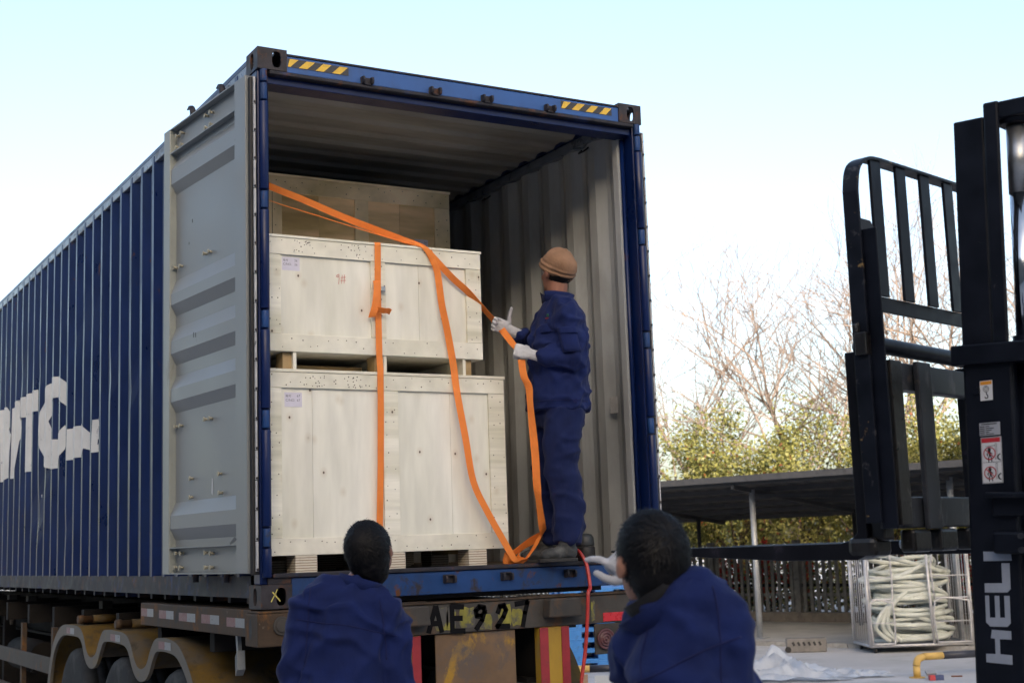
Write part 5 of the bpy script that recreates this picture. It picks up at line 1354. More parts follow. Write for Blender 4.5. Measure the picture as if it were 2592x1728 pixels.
# unseen hall added behind the camera to throw shade over the yard
mat('hall_wall', (.42, .41, .39), .8, var=(.6, .12), layers=[((.30,.29,.27), .8, .5, .75, (1,1,.3))])
mat('shade_wing', (.16, .155, .15), .85, var=(.6, .15))
mat('hall_glass', (.03, .04, .05), .12, var=None)
sh_d = V(math.sin(SUN_AZ), math.cos(SUN_AZ), 0); sh_r = V(-sh_d.y, sh_d.x, 0)
hc = V(-2.3, -6.6, 0)+sh_d*30
hall = thing('shade_hall', tuple(hc+sh_d*10), 'unseen pale hall added behind the camera to shade the yard', 'shade building')
MB().obox(hc+sh_d*10+UP*8.8, sh_r, sh_d, UP, 60, 10, 8.8).build('wall', M['hall_wall'], hall)
MB().obox(hc+sh_d*10+UP*17.82, sh_r, sh_d, UP, 60.4, 10.4, .2).build('roof', M['steel_dark'], hall)
wc = V(-15, -8, 0)
MB().obox(wc-V(5,0,0)+UP*5.0, V(1,0,0), V(0,1,0), UP, 5, 24, 5.0).build('shade_wing_wall', M['shade_wing'], hall)  # unseen dark wing added to keep sky light off the container's left side
MB().obox(wc-V(5,0,0)+UP*10.15, V(1,0,0), V(0,1,0), UP, 5.3, 24.3, .15).build('shade_wing_roof', M['steel_dark'], hall)
for i in range(-9, 10):
    for z in (4.0, 10.5):
        w_ = MB().obox(hc+sh_r*(i*6.2)-sh_d*.03+UP*z, sh_r, sh_d, UP, 1.9, .03, 1.3).build('window', M['hall_glass'], hall)
# ================================================================== people
RR = V(.8687, -.4953, 0); WW = V(.4953, .8687, 0)
def cloth(name, base, sc=1.0):
    m = bpy.data.materials.new(name); m.use_nodes = True; nt = m.node_tree; b = nt.nodes['Principled BSDF']
    f = noise_tex(nt, 9, 5, .6); col = ramp(nt, f, [(.3, tuple(c*.78 for c in base)), (.7, tuple(c*1.18 for c in base))])
    nt.links.new(col, b.inputs['Base Color']); b.inputs['Roughness'].default_value = .85; b.inputs['Specular IOR Level'].default_value = .25
    b.inputs['Sheen Weight'].default_value = .04; b.inputs['Sheen Roughness'].default_value = .5
    bn = _n(nt, 'ShaderNodeBump'); bn.inputs['Strength'].default_value = .35; bn.inputs['Distance'].default_value = .008
    h = math_n(nt, 'ADD', noise_tex(nt, 16*sc, 4, .6, (1,1,.6), 1.2), math_n(nt, 'MULTIPLY', noise_tex(nt, 420, 2), .05))
    nt.links.new(h, bn.inputs['Height']); nt.links.new(bn.outputs[0], b.inputs['Normal']); MATS[name] = m
cloth('navy_cloth', (.0045, .0125, .076)); cloth('navy_trousers', (.0042, .0105, .058)); cloth('navy_dark', (.006, .0095, .062)); cloth('collar_black', (.010, .010, .012))
cloth('knit_tan', (.235, .135, .082), 2.0); cloth('glove_white', (.46, .46, .48), 2.5)
mat('skin', (.36, .17, .105), .5, var=(20, .12)); mat('skin_dark', (.26, .115, .075), .5, var=(20, .12))
mat('hair_strand', (.0045, .0042, .0050), .5, spec=.22, var=(60, .4))
mat('hair_black', (.0035, .0032, .0040), .6, spec=.18, var=(60, .4), bump=(180, .5, .003, (1,1,.25)))
mat('boot_grey', (.035, .038, .040), .7, var=(14, .4), bump=(40, .3, .003), layers=[((.11,.115,.115), 9, .48, .7)])
mat('sole_dark', (.018, .018, .019), .7, var=(20, .3)); mat('eye_white', (.6, .58, .55), .2, var=None); mat('eye_dark', (.01, .008, .006), .1, var=None)
mat('badge_red', (.20, .012, .03), .6, var=None); mat('badge_green', (.01, .10, .05), .6, var=None)

def fold_disp(v, no, amp, seed, f=1.0):
    """creases: warped ridges that come and go over the cloth"""
    q = v+V(seed, seed*.7, 0); out = 0
    for k, (kx, ky, kz, o) in enumerate(((20,16,34,0), (-30,22,26,7), (8,-12,48,13), (34,28,-16,21))):
        ph = (q.x*kx+q.y*ky+q.z*kz)*f+4.5*noise.noise(q*4.5*f+V(o,2,1))+1.6*noise.noise(q*11*f+V(1,o,3))
        m = max(0, min(1, .42+1.9*noise.noise(q*3.4*f+V(5,o,2))))
        out += m*(((1+math.cos(ph))*.5)**3.0-.31)
    return amp*(out+.35*noise.noise(q*5*f))
def organic(mb, name, mt, parent, voxel, smooth=6, amp=0.0, seed=0.0, freq=1.0, cut=None):
    """fuse overlapping closed pieces into one skin, relax it, add folds"""
    org = ORG[parent.name]
    me = mb.mesh(name, mt, org)
    bm = bmesh.new(); bm.from_mesh(me); bmesh.ops.recalc_face_normals(bm, faces=bm.faces); bm.to_mesh(me); bm.free()
    o = bpy.data.objects.new(name, me); COL.objects.link(o)
    r = o.modifiers.new('r', 'REMESH'); r.mode = 'VOXEL'; r.voxel_size = voxel; r.use_smooth_shade = True
    s = o.modifiers.new('s', 'SMOOTH'); s.factor = .5; s.iterations = smooth
    dg = bpy.context.evaluated_depsgraph_get()
    m2 = bpy.data.meshes.new_from_object(o.evaluated_get(dg)); m2.name = name
    o.modifiers.clear(); o.data = m2; bpy.data.meshes.remove(me)
    if amp:
        nrm = [v.normal.copy() for v in m2.vertices]
        for v, n in zip(m2.vertices, nrm):
            v.co += n*fold_disp(v.co, n, amp(v.co+org) if callable(amp) else amp, seed, freq)
    if not m2.materials: m2.materials.append(mt)
    m2.polygons.foreach_set('use_smooth', [True]*len(m2.polygons)); m2.update()
    o.parent = parent; ORG[o.name] = org.copy()
    return o
def limb(mb, pts, side, n=14):
    """pts: (point, half width along side, half depth); elliptical closed tube"""
    P = [V(p[0]) for p in pts]; side = V(side); rings = []
    for i, p in enumerate(pts):
        t = (P[min(i+1,len(P)-1)]-P[max(i-1,0)]).normalized()
        s_ = (side-t*side.dot(t))
        if s_.length < 1e-3: s_ = t.cross(V(0,0,1))
        s_.normalize(); f = t.cross(s_)
        rings.append([P[i]+s_*p[1]*math.cos(2*math.pi*k/n)+f*p[2]*math.sin(2*math.pi*k/n) for k in range(n)])
    mb.loft(rings)
def ball(mb, c, ax, ay, az, n=14):
    """ellipsoid with half axes as vectors"""
    c, ax, ay, az = V(c), V(ax), V(ay), V(az); rings = []
    for i in range(1, n):
        th = math.pi*i/n
        rings.append([c+az*math.cos(th)+(ax*math.cos(2*math.pi*k/(2*n))+ay*math.sin(2*math.pi*k/(2*n)))*math.sin(th) for k in range(2*n)])
    mb.loft(rings)
def head_parts(mb, c, f, s, u, k=1.0, ear=.087):
    """skull, jaw, nose, ears, brow, lips round centre c; f forward, s to the person's left, u up"""
    c = V(c)
    ball(mb, c+u*.022*k-f*.012*k, s*.076*k, f*.095*k, u*.098*k)
    ball(mb, c-u*.052*k+f*.028*k, s*.058*k, f*.062*k, u*.068*k)
    ball(mb, c-u*.098*k+f*.070*k, s*.024*k, f*.022*k, u*.018*k)
    limb(mb, [(c+u*.010*k+f*.082*k, .008*k, .010*k), (c-u*.018*k+f*.098*k, .011*k, .012*k), (c-u*.034*k+f*.104*k, .016*k, .014*k), (c-u*.042*k+f*.088*k, .015*k, .010*k)], s, 10)
    ball(mb, c+u*.022*k+f*.080*k, s*.050*k, f*.012*k, u*.010*k)
    ball(mb, c-u*.064*k+f*.082*k, s*.024*k, f*.013*k, u*.010*k)
    for g_ in (-1, 1):
        ball(mb, c+s*g_*ear*k-u*.010*k-f*.006*k, s*.012*k+f*g_*-.004, f*.021*k, u*.035*k, 8)
        ball(mb, c+s*g_*.040*k-u*.030*k+f*.058*k, s*.022*k, f*.022*k, u*.020*k, 8)
def eyes(parent, c, f, s, u, k=1.0):
    for g_ in (-1, 1):
        p = V(c)+s*g_*.031*k+f*.074*k-u*.002
        mb = MB(); ball(mb, p, s*.012, f*.012, u*.012, 8); e = mb.build('eye', M['eye_white'], parent)
        mb = MB(); ball(mb, p+f*.0075, s*.006, f*.006, u*.006, 6); mb.build('pupil', M['eye_dark'], e)
def glove(name, wrist, d, n, t, mt, parent, curls, thumb, spread=.0, k=1.0, cuff=.045):
    """five-fingered glove. d towards the fingers, n out of the palm, t towards the thumb; curls = bend (deg) at three joints per finger"""
    w, d, n, t = V(wrist), V(d).normalized(), V(n).normalized(), V(t).normalized()
    mb = MB()
    limb(mb, [(w-d*cuff, .032*k, .026*k), (w, .030*k, .022*k), (w+d*.03*k, .040*k, .020*k), (w+d*.065*k, .044*k, .019*k), (w+d*.092*k, .042*k, .016*k), (w+d*.100*k, .036*k, .010*k)], t, 16)
    for i, (off, L) in enumerate(((.031,.072),(.0105,.080),(-.0105,.074),(-.031,.058))):
        p = w+d*.088*k+t*off*k; a = 0; cv = curls[i] if isinstance(curls[0], (tuple, list)) else curls
        pts = [(p-d*.02*k, .0115*k, .0115*k)]; dirn = (d+t*spread*off*30).normalized()
        for j, fr in enumerate((.42, .32, .26)):
            a += R(cv[j]); dd = dirn*math.cos(a)+n*math.sin(a)
            for h in (.5, 1.0):
                q = p+dd*L*fr*k*h; rr = (.0108-.0010*j-.0008*h)*k
                pts.append((q, rr, rr))
            p = p+dd*L*fr*k
        pts.append((p+dd*.006*k, .005*k, .005*k))
        limb(mb, pts, t, 10)
    # thumb leaves the side of the palm near its base
    p = w+d*.022*k+t*.030*k; pts = [(p-t*.015*k, .014*k, .014*k)]
    for j, (dv, L) in enumerate(zip(thumb, (.040, .032, .026))):
        dd = (d*dv[0]+t*dv[1]+n*dv[2]).normalized()
        for h in (.5, 1.0): rr = (.0135-.0015*j-.0008*h)*k; pts.append((p+dd*L*k*h, rr, rr))
        p = p+dd*L*k
    pts.append((p+dd*.006*k, .005*k, .005*k)); limb(mb, pts, d, 10)
    return organic(mb, name, mt, parent, .0042*k, 3, .0012, 1.0, 6.0)
def hair_cap(mb, c, f, s, u, k, tilt=0.0, low=-.02):
    ball(mb, c+u*.026*k-f*.016*k, s*.086*k, f*.102*k, u*.108*k)
    ball(mb, c-u*.020*k-f*.045*k, s*.079*k, f*.072*k, u*.078*k)
    ball(mb, c-u*.062*k-f*.050*k, s*.066*k, f*.055*k, u*.062*k)
def strands(mb, c, f, s, u, k, n, seed, ln, region, whorl, wid=.0011):
    """short hairs standing off the cap, growing away from the whorl"""
    rn = random.Random(seed); c = V(c)
    for _ in range(n):
        v = V(rn.gauss(0,1), rn.gauss(0,1), rn.gauss(0,1)).normalized()
        loc_ = s*v.x*.087*k+f*v.y*.103*k+u*v.z*.108*k; p = c+u*.026*k-f*.016*k+loc_
        if (p-c).dot(u) < region[0] or ((p-c).dot(f) > region[1] and (p-c).dot(u) < .05*k): continue
        nrm = (s*v.x/.087+f*v.y/.103+u*v.z/.108).normalized()
        away = (p-whorl); away -= nrm*away.dot(nrm)
        if away.length < 1e-4: continue
        away.normalize(); g_ = V(rn.gauss(0,.25), rn.gauss(0,.25), rn.gauss(0,.25))
        d1 = (away*.95+nrm*.20-u*.12+g_*.5).normalized(); sd_ = d1.cross(nrm).normalized()*wid
        L = ln*rn.uniform(.5, 1.25); p0 = p-nrm*.004
        p1 = p0+d1*L*.5+nrm*.001; p2 = p0+(d1*.9-nrm*.15).normalized()*L
        mb.add([p0-sd_, p0+sd_, p1+sd_*.8, p1-sd_*.8, p2], [(0,1,2,3), (3,2,4)])
def shoe(parent, heel, toe, z, side, k=1.0):
    h, t = V(heel), V(toe); d = (t-h); d.z = 0; L = d.length; d.normalize(); side = V(side)
    h = V(h.x, h.y, z); mb = MB()
    limb(mb, [(h+d*.000+UP*.045, .030, .030), (h+d*.02+UP*.05, .038, .042), (h+d*L*.35+UP*.052, .040, .046), (h+d*L*.6+UP*.046, .045, .036), (h+d*L*.85+UP*.040, .046, .032), (h+d*L*.97+UP*.034, .034, .024), (h+d*L*1.02+UP*.030, .012, .012)], side, 14)
    limb(mb, [(h+d*.045+UP*.03, .042, .045), (h+d*.05+UP*.10, .043, .050), (h+d*.05+UP*.15, .044, .052)], side, 14)
    b = organic(mb, 'shoe', M['boot_grey'], parent, .0065, 3, .002, 2.0, 4.0)
    mb = MB(); pts = []
    for k_ in range(22):
        a = 2*math.pi*k_/22; c, s_ = math.cos(a), math.sin(a)
        wdt = .046 if c > 0 else .038
        pts.append((L/2+.006+(L/2+.012)*c, wdt*1.06*math.copysign(abs(s_)**.8, s_)))
    mb.prism(pts, h+UP*.001, d, side, UP, .020); mb.build('sole', M['sole_dark'], b, bevel=.004, fix=True)
    return b
def collar_band(name, mt, parent, c, axis, side, rs, rf, h, flare, th=.005, n=40, gap=40, fdir=None):
    """standing/turned collar: open band round the neck; gap degrees left open at the front"""
    c, axis = V(c), V(axis).normalized(); side = V(side); side = (side-axis*side.dot(axis)).normalized(); f = axis.cross(side)
    if fdir is not None and f.dot(V(fdir)) < 0: f = -f
    mb = MB(); vs = []
    for layer in (0, 1):
        for j, (hh, fl) in enumerate(((0,0),(.5,.35),(1,1))):
            for i in range(n+1):
                a = R(90+gap/2)+(2*math.pi-R(gap))*i/n
                k = 1+flare*fl/rs-(th/rs if layer else 0)
                vs.append(c+(side*math.cos(a)*rs+f*math.sin(a)*rf)*k+axis*h*hh)
    m_ = n+1
    for layer in (0, 1):
        for j in range(2):
            for i in range(n):
                b = layer*3*m_; q = (b+j*m_+i, b+j*m_+i+1, b+(j+1)*m_+i+1, b+(j+1)*m_+i); mb.f.append(q if layer == 0 else q[::-1]); mb.m.append(0); mb.sm.append(True)
    for i in range(n):
        for a_, b_ in ((2*m_, 5*m_), (3*m_, 0)): mb.f.append((a_+i, a_+i+1, b_+i+1, b_+i)); mb.m.append(0); mb.sm.append(True)
    mb.v = [V(p) for p in vs]
    return mb.build(name, mt, parent)

from mathutils.bvhtree import BVHTree
def seam(jk_, pts, dirn, r=.0022, mt='navy_dark'):
    """stitched seam: a line laid on the cloth by casting points onto it along dirn"""
    bv = BVHTree.FromPolygons([v.co for v in jk_.data.vertices], [p.vertices for p in jk_.data.polygons]); o0 = ORG[jk_.name]; dn = V(dirn).normalized(); run = []
    for p in cr([tuple(q) for q in pts], 8):
        h = bv.ray_cast(V(p)-dn*.6-o0, dn)
        if h[0] is not None: run.append(h[0]+o0-dn*.0006)
    if len(run) > 2: MB().tube(run, r, 5).build('seam', M[mt], jk_)
# ------------------------------------------------------------------ worker in the container, side on, pulling the strap
def PW(a, o, z): return V(1.70, .06, 0)+RR*a+WW*o+UP*z
ZF = ZB+.1722
wk = MB()
pf = (-RR*.94-WW*.34).normalized(); psd = V(-pf.y, pf.x, 0)          # chest direction and his left side
if psd.dot(WW) > 0: psd = -psd
hf = (-RR*.62+WW*.72+UP*.16).normalized(); hs = UP.cross(hf).normalized(); hu = hf.cross(hs).normalized()   # head looks away into the container
hc_ = PW(.108, 0, 3.195)
J = dict(lsh=PW(.145,-.165,2.945), lel=PW(.190,-.215,2.665), lwr=PW(-.035,-.195,2.695), rsh=PW(.070,.165,2.975), rel=PW(-.02,.215,2.79), rwr=PW(-.150,.03,2.862))
body = thing  # placeholder name, replaced below
mb = MB()
head_parts(mb, hc_, hf, hs, hu, 1.0)
limb(mb, [(PW(.095,0,3.00), .060, .060), (PW(.100,0,3.06), .056, .058), (hc_-hu*.06-hf*.02, .055, .058)], psd)
limb(mb, [(PW(.085,0,2.36), .15, .10), (PW(.09,0,2.60), .145, .10), (PW(.105,0,2.85), .17, .11), (PW(.105,0,2.98), .12, .08), (PW(.098,0,3.02), .06, .055)], psd)
for sh_, el_, wr_ in (('lsh','lel','lwr'), ('rsh','rel','rwr')): limb(mb, [(J[sh_], .05, .05), (J[el_], .04, .04), (J[wr_], .028, .028)], UP)
LG = dict(l=(PW(.115,-.095,2.40), PW(.100,-.095,2.05), PW(.100,-.10,1.675)), r=(PW(.060,.09,2.40), PW(.035,.095,2.05), PW(.030,.09,1.675)))
for g_ in 'lr': limb(mb, [(LG[g_][0], .075, .075), (LG[g_][1], .055, .055), (LG[g_][2], .04, .04)], psd)
wroot = bpy.data.objects.new('person_tmp', None); COL.objects.link(wroot); ORG['person_tmp'] = PW(.08,0,ZF)
def make_body(mb, org, mt, label):
    tmp = bpy.data.objects.new('tmp_root', None); COL.objects.link(tmp); ORG[tmp.name] = V(org)
    o = organic(mb, 'person', mt, tmp, .010, 3)
    o.parent = None; o.location = V(org); bpy.data.objects.remove(tmp)
    ORG[o.name] = V(org)
    return tag(o, label, 'person')
bpy.data.objects.remove(wroot)
pw = make_body(mb, PW(.08,0,ZF), M['skin_dark'], 'person in tan knit hat and navy work suit standing in the container, pulling the strap')
eyes(pw, hc_, hf, hs, hu)
# hair under the hat
mb = MB(); ball(mb, hc_+hu*.004-hf*.030, hs*.081, hf*.080, hu*.078); organic(mb, 'hair', M['hair_black'], pw, .008, 2, .002, 3, 5)
# knit hat: slouching cap with a rolled, creased edge
hax = (hu*.88-hf*.46).normalized(); hsd = hs; hfr = hsd.cross(hax).normalized()
if hfr.dot(hf) < 0: hfr = -hfr
hcc = hc_+hu*.036-hf*.006
mb = MB()
ball(mb, hcc+hax*.012, hsd*.097, hfr*.104, hax*.098, 18)
ball(mb, hcc+hax*.010-hfr*.030, hsd*.092, hfr*.090, hax*.088, 16)
rg = []
for zz_, k_ in ((-.040,1.00),(-.030,1.045),(-.012,1.055),(.004,1.035),(.014,1.0)):
    rg.append([hcc+hax*zz_+hsd*.096*k_*math.cos(2*math.pi*i/28)+hfr*.107*k_*math.sin(2*math.pi*i/28) for i in range(28)])
mb.loft(rg); ball(mb, hcc+hax*.108-hfr*.006, hsd*.012, hfr*.012, hax*.012, 8)
hat = organic(mb, 'knit_hat', M['knit_tan'], pw, .0065, 2)
me_ = hat.data; o0 = ORG[pw.name]
for v in me_.vertices:
    q = v.co+o0-hcc; hgt = q.dot(hax); ang = math.atan2(q.dot(hsd), q.dot(hfr))
    cre = math.sin((hgt+.012*math.sin(ang*1.0+.8)+.004*noise.noise(q*20))*2*math.pi/.026)
    fade = max(0, 1-abs(hgt+.012)/.045)
    v.co += v.normal*(.0045*cre*fade+.004*noise.noise(q*11)+.005*max(0, hgt/.1)*noise.noise(q*17))
# trousers
mb = MB()
limb(mb, [(PW(.088,0,2.30), .165, .135), (PW(.088,0,2.36), .170, .142), (PW(.088,0,2.48), .165, .130)], psd, 20)
for g_, c_ in (('l', 1), ('r', -1)):
    hp, kn, an = LG[g_]
    limb(mb, [(hp+UP*.0, .108, .118), (hp.lerp(kn,.5)+pf*.012, .100, .108), (kn+pf*.018, .086, .096), (kn.lerp(an,.45)-pf*.012, .082, .094), (an+UP*.06-pf*.012, .076, .088), (an-UP*.005-pf*.010, .072, .084), (an-UP*.022-pf*.008, .070, .082)], psd, 18)
organic(mb, 'trousers', M['navy_trousers'], pw, .009, 3, lambda p: .009+.011*max(0, min(1, (2.2-p.z)/.6)), 11.3, 1.0)
# jacket: trunk with both sleeves
mb = MB()
limb(mb, [(PW(.080,0,2.392), .205, .178), (PW(.082,0,2.43), .210, .182), (PW(.092,0,2.60), .205, .168), (PW(.105,0,2.78), .215, .162), (PW(.112,0,2.90), .205, .145), (PW(.108,0,2.99), .150, .110), (PW(.102,0,3.04), .085, .080)], psd, 24)
for sh_, el_, wr_, kk in (('lsh','lel','lwr',1), ('rsh','rel','rwr',-1)):
    S_, E_, W_ = J[sh_], J[el_], J[wr_]
    dfw = (W_-E_).normalized(); dup = (E_-S_).normalized()
    limb(mb, [(S_-dup*.03, .060, .070), (S_+dup*.02, .078, .088), (S_.lerp(E_,.45), .076, .084), (E_-dup*.05, .070, .076), (E_+dup*.005, .064, .066), (E_+dfw*.05, .062, .064), (E_.lerp(W_,.6), .054, .056), (W_-dfw*.025, .046, .048), (W_-dfw*.012, .045, .046)], psd if kk > 0 else WW, 18)
limb(mb, [(J['lsh']+UP*.0, .072, .072), (J['lsh'].lerp(PW(.10,0,2.985),.5)+UP*.012, .078, .075), (PW(.104,0,2.985), .085, .075), (J['rsh'].lerp(PW(.10,0,2.985),.5)+UP*.005, .078, .075), (J['rsh'], .07, .07)], UP, 16)
jk = organic(mb, 'jacket', M['navy_cloth'], pw, .009, 6, lambda p: .013, 3.7, 1.2)
seam(jk, [PW(.07,0,3.0), PW(.085,0,2.94), PW(.075,0,2.86), PW(.085,0,2.80)], WW); seam(jk, [PW(.235,0,2.93), PW(.25,0,2.80), PW(.245,0,2.70)], WW)
seam(jk, [PW(-.08,0,2.442), PW(.05,0,2.438), PW(.16,0,2.436), PW(.25,0,2.434)], WW)
collar_band('collar', M['navy_cloth'], jk, PW(.098,0,3.012), (hu*.2+UP*.9-pf*.12), psd, .082, .086, .058, .014, .006, fdir=pf)
# sleeve pocket, chest pocket, side tab, cuff, badge
def patch(nm, mt, par, c, ax, ay, w, h, th=.007, bev=.003):
    ax, ay = V(ax).normalized(), V(ay).normalized(); az = ax.cross(ay).normalized()
    mb = MB(); n = 6; vs = []
    for j in range(n+1):
        for i in range(n+1):
            u, v = (i/n-.5)*w, (j/n-.5)*h
            vs.append(V(c)+ax*u+ay*v-az*(u*u*6.5))
    mb.add(vs, [(j*(n+1)+i, j*(n+1)+i+1, (j+1)*(n+1)+i+1, (j+1)*(n+1)+i) for j in range(n) for i in range(n)], True)
    o = mb.build(nm, mt, par); s_ = o.modifiers.new('s', 'SOLIDIFY'); s_.thickness = th; s_.offset = 0; return o
patch('sleeve_pocket', M['navy_cloth'], jk, PW(.150,-.284,2.755), RR*.98-WW*.1, UP*.97-RR*.22, .100, .125, .006)
patch('pocket_flap', M['navy_cloth'], jk, PW(.140,-.289,2.815), RR*.98-WW*.1, UP*.97-RR*.22, .106, .036, .007)
patch('chest_pocket', M['navy_cloth'], jk, PW(.022,-.150,2.850), RR*.72-WW*.69, UP, .085, .050, .012)
patch('chest_badge', M['badge_red'], jk, PW(.035,-.158,2.905), RR*.72-WW*.69, UP, .022, .006, .006)
patch('chest_badge', M['badge_green'], jk, PW(.040,-.158,2.922), RR*.72-WW*.69, UP, .010, .016, .006)
mb = MB(); mb.disc(PW(.175,-.202,2.430), -WW, .011, 12, .006); mb.build('hem_button', M['navy_dark'], jk)
shoe(pw, PW(.150,-.105,0), PW(-.045,-.125,0), ZF, psd); shoe(pw, PW(.030,.09,0), PW(-.150,.070,0), ZF-.003, psd)
# gloves closed round the strap
glove('glove', PW(-.060,-.192,2.700), -RR*.92+UP*.30-WW*.05, RR*.15+WW*.75-UP*.45, UP*.80+RR*.30+WW*.35, M['glove_white'], pw, (70, 75, 45), ((.6,.5,.6),(.75,.1,.6),(.6,-.3,.7)), k=1.0, cuff=.085)
glove('glove', PW(-.168,.018,2.868), -RR*.86+UP*.40-WW*.25, -WW*.85-RR*.1-UP*.25, UP*.86+RR*.35-WW*.25, M['glove_white'], pw, (38, 58, 48), ((.35,.9,.1),(.15,1,.1),(.05,1,.15)), k=1.0, cuff=.08)

# ------------------------------------------------------------------ bare-headed man on the ground at left, seen from behind, looking up
def PL(a, o, z): return V(-.137, -1.65, 0)+RR*a+WW*o+UP*z
lf = (WW*.97+RR*.2).normalized(); ls = UP.cross(lf).normalized()        # forward / his left (image left)
lhf = (WW*.80+RR*.18+UP*.50).normalized(); lhs = UP.cross(lhf).normalized(); lhs = (lhs*.98-UP*.16).normalized(); lhu = lhf.cross(lhs).normalized()
lhc = PL(-.004, .02, 1.645)
mb = MB(); head_parts(mb, lhc, lhf, lhs, lhu, 1.0, .076)
limb(mb, [(PL(-.075,.02,1.43), .07, .07), (PL(-.050,.015,1.52), .060, .062), (lhc-lhu*.06-lhf*.02, .056, .060)], ls)
limb(mb, [(PL(-.115,0,.92), .14, .10), (PL(-.112,0,1.10), .15, .10), (PL(-.10,0,1.30), .17, .10), (PL(-.08,.01,1.44), .15, .08), (PL(-.06,.015,1.50), .07, .06)], ls)
JL = dict(ls=(PL(-.248,0,1.462), PL(-.298,-.01,1.175), PL(-.28,.12,.95)), rs=(PL(.066,0,1.400), PL(.088,-.01,1.10), PL(.08,.12,.88)))
for a_, b_, c_ in JL.values(): limb(mb, [(a_, .045, .045), (b_, .038, .038), (c_, .028, .028)], ls)
LL = ((PL(-.20,0,.90), PL(-.20,.02,.50), PL(-.20,0,.09)), (PL(-.03,0,.90), PL(-.03,.02,.50), PL(-.03,0,.09)))
for a_, b_, c_ in LL: limb(mb, [(a_, .075, .08), (b_, .055, .06), (c_, .04, .045)], ls)
pl = make_body(mb, PL(-.115,0,0), M['skin_dark'], 'person with short black hair in navy jacket standing behind the trailer, back turned, looking up')
eyes(pl, lhc, lhf, lhs, lhu)
mb = MB(); hair_cap(mb, lhc, lhf, lhs, lhu, 1.0); hl = organic(mb, 'hair', M['hair_black'], pl, .007, 2, .0025, 4, 5)
mb = MB(); wh = lhc+lhu*.10-lhf*.065; strands(mb, lhc, lhf, lhs, lhu, 1.0, 7000, 8, .032, (-.12, .055), wh, .0009); tag(mb.build('hair_strands', M['hair_strand'], hl), kind='stuff')
mb = MB(); mb_t = [(PL(-.115,0,.80), .165, .13), (PL(-.115,0,.92), .172, .135), (PL(-.115,0,1.02), .17, .13)]; limb(mb, mb_t, ls, 18)
for a_, b_, c_ in LL: limb(mb, [(a_, .10, .115), (b_, .08, .09), (c_, .075, .085), (c_-UP*.02, .075, .085)], ls, 16)
organic(mb, 'trousers', M['navy_trousers'], pl, .011, 3, .006, 2.2, 1.4)
mb = MB()
limb(mb, [(PL(-.115,-.01,.80), .190, .165), (PL(-.115,-.01,.95), .188, .168), (PL(-.110,-.01,1.15), .172, .155), (PL(-.100,-.005,1.28), .160, .140), (PL(-.090,0,1.40), .160, .120), (PL(-.078,.008,1.455), .135, .100), (PL(-.066,.012,1.500), .085, .078)], ls, 24)
for key, kk in (('ls', 1), ('rs', -1)):
    S_, E_, W_ = JL[key]; dup = (E_-S_).normalized()
    limb(mb, [(S_-dup*.028, .045, .055), (S_+dup*.01, .068, .078), (S_.lerp(E_,.4), .070, .078), (E_, .068, .070), (E_.lerp(W_,.5), .058, .06), (W_, .048, .05)], ls, 18)
limb(mb, [(PL(-.252,0,1.464), .072, .080), (PL(-.19,0,1.468), .074, .090), (PL(-.075,.005,1.482), .080, .095), (PL(.02,.003,1.440), .076, .092), (PL(.062,0,1.402), .074, .084), (PL(.082,0,1.350), .074, .084)], UP, 18)
jl = organic(mb, 'jacket', M['navy_cloth'], pl, .008, 4, lambda p: .017, 6.1, .95)
seam(jl, [PL(-.28,0,1.40), PL(-.20,0,1.385), PL(-.09,0,1.375), PL(.02,0,1.345), PL(.10,0,1.325)], WW)
seam(jl, [PL(-.225,0,1.52), PL(-.235,0,1.42), PL(-.245,0,1.30), PL(-.25,0,1.24)], WW); seam(jl, [PL(.035,0,1.46), PL(.052,0,1.36), PL(.058,0,1.24)], WW)
collar_band('collar', M['navy_cloth'], jl, PL(-.056,.012,1.495), (UP*.95+RR*.28+WW*.05), ls, .076, .080, .050, .010, .006, fdir=lf)
for key in ('ls', 'rs'):
    W_ = JL[key][2]; glove('hand', W_, (WW*.3-UP*.95), (RR if key == 'ls' else -RR), WW*.9+UP*.3, M['skin_dark'], pl, (18, 25, 18), ((.7,.5,.2),(.9,.2,.2),(1,.0,.2)), cuff=.03)
for a_, b_, c_ in LL: shoe(pl, V(c_.x, c_.y, 0)-lf*.07, V(c_.x, c_.y, 0)+lf*.19, .002, ls)

# ------------------------------------------------------------------ nearest man, leaning to his left, gloved hand raised
def PR(a, o, z): return V(-.37, -3.82, 0)+RR*a+WW*o+UP*z
rf = (WW*.90-RR*.44).normalized(); rs_ = UP.cross(rf).normalized()
rhf = (WW*.90-RR*.36+UP*.18).normalized(); rhs = UP.cross(rhf).normalized(); rhu = rhf.cross(rhs).normalized(); rhu = (rhu-rhs*-.06).normalized()
rhc = PR(.004, 0, 1.594)
mb = MB(); head_parts(mb, rhc, rhf, rhs, rhu, .98)
limb(mb, [(PR(.045,-.02,1.44), .065, .068), (PR(.030,-.015,1.51), .060, .064), (rhc-rhu*.06-rhf*.02, .056, .060)], rs_)
limb(mb, [(PR(.10,-.02,.90), .14, .10), (PR(.095,-.03,1.10), .145, .10), (PR(.085,-.03,1.28), .15, .10), (PR(.065,-.03,1.40), .14, .08), (PR(.045,-.02,1.46), .07, .06)], rs_)
JR = dict(ls=(PR(-.045,.06,1.365), PR(.03,.26,1.30), PR(.014,.315,1.552)), rs=(PR(.148,-.05,1.492), PR(.166,-.08,1.22), PR(.14,.06,.98)))
for a_, b_, c_ in JR.values(): limb(mb, [(a_, .045, .045), (b_, .038, .038), (c_, .028, .028)], rs_)
LR = ((PR(.02,.04,.88), PR(.02,.06,.48), PR(.02,.04,.09)), (PR(.17,-.06,.88), PR(.18,-.04,.48), PR(.18,-.06,.09)))
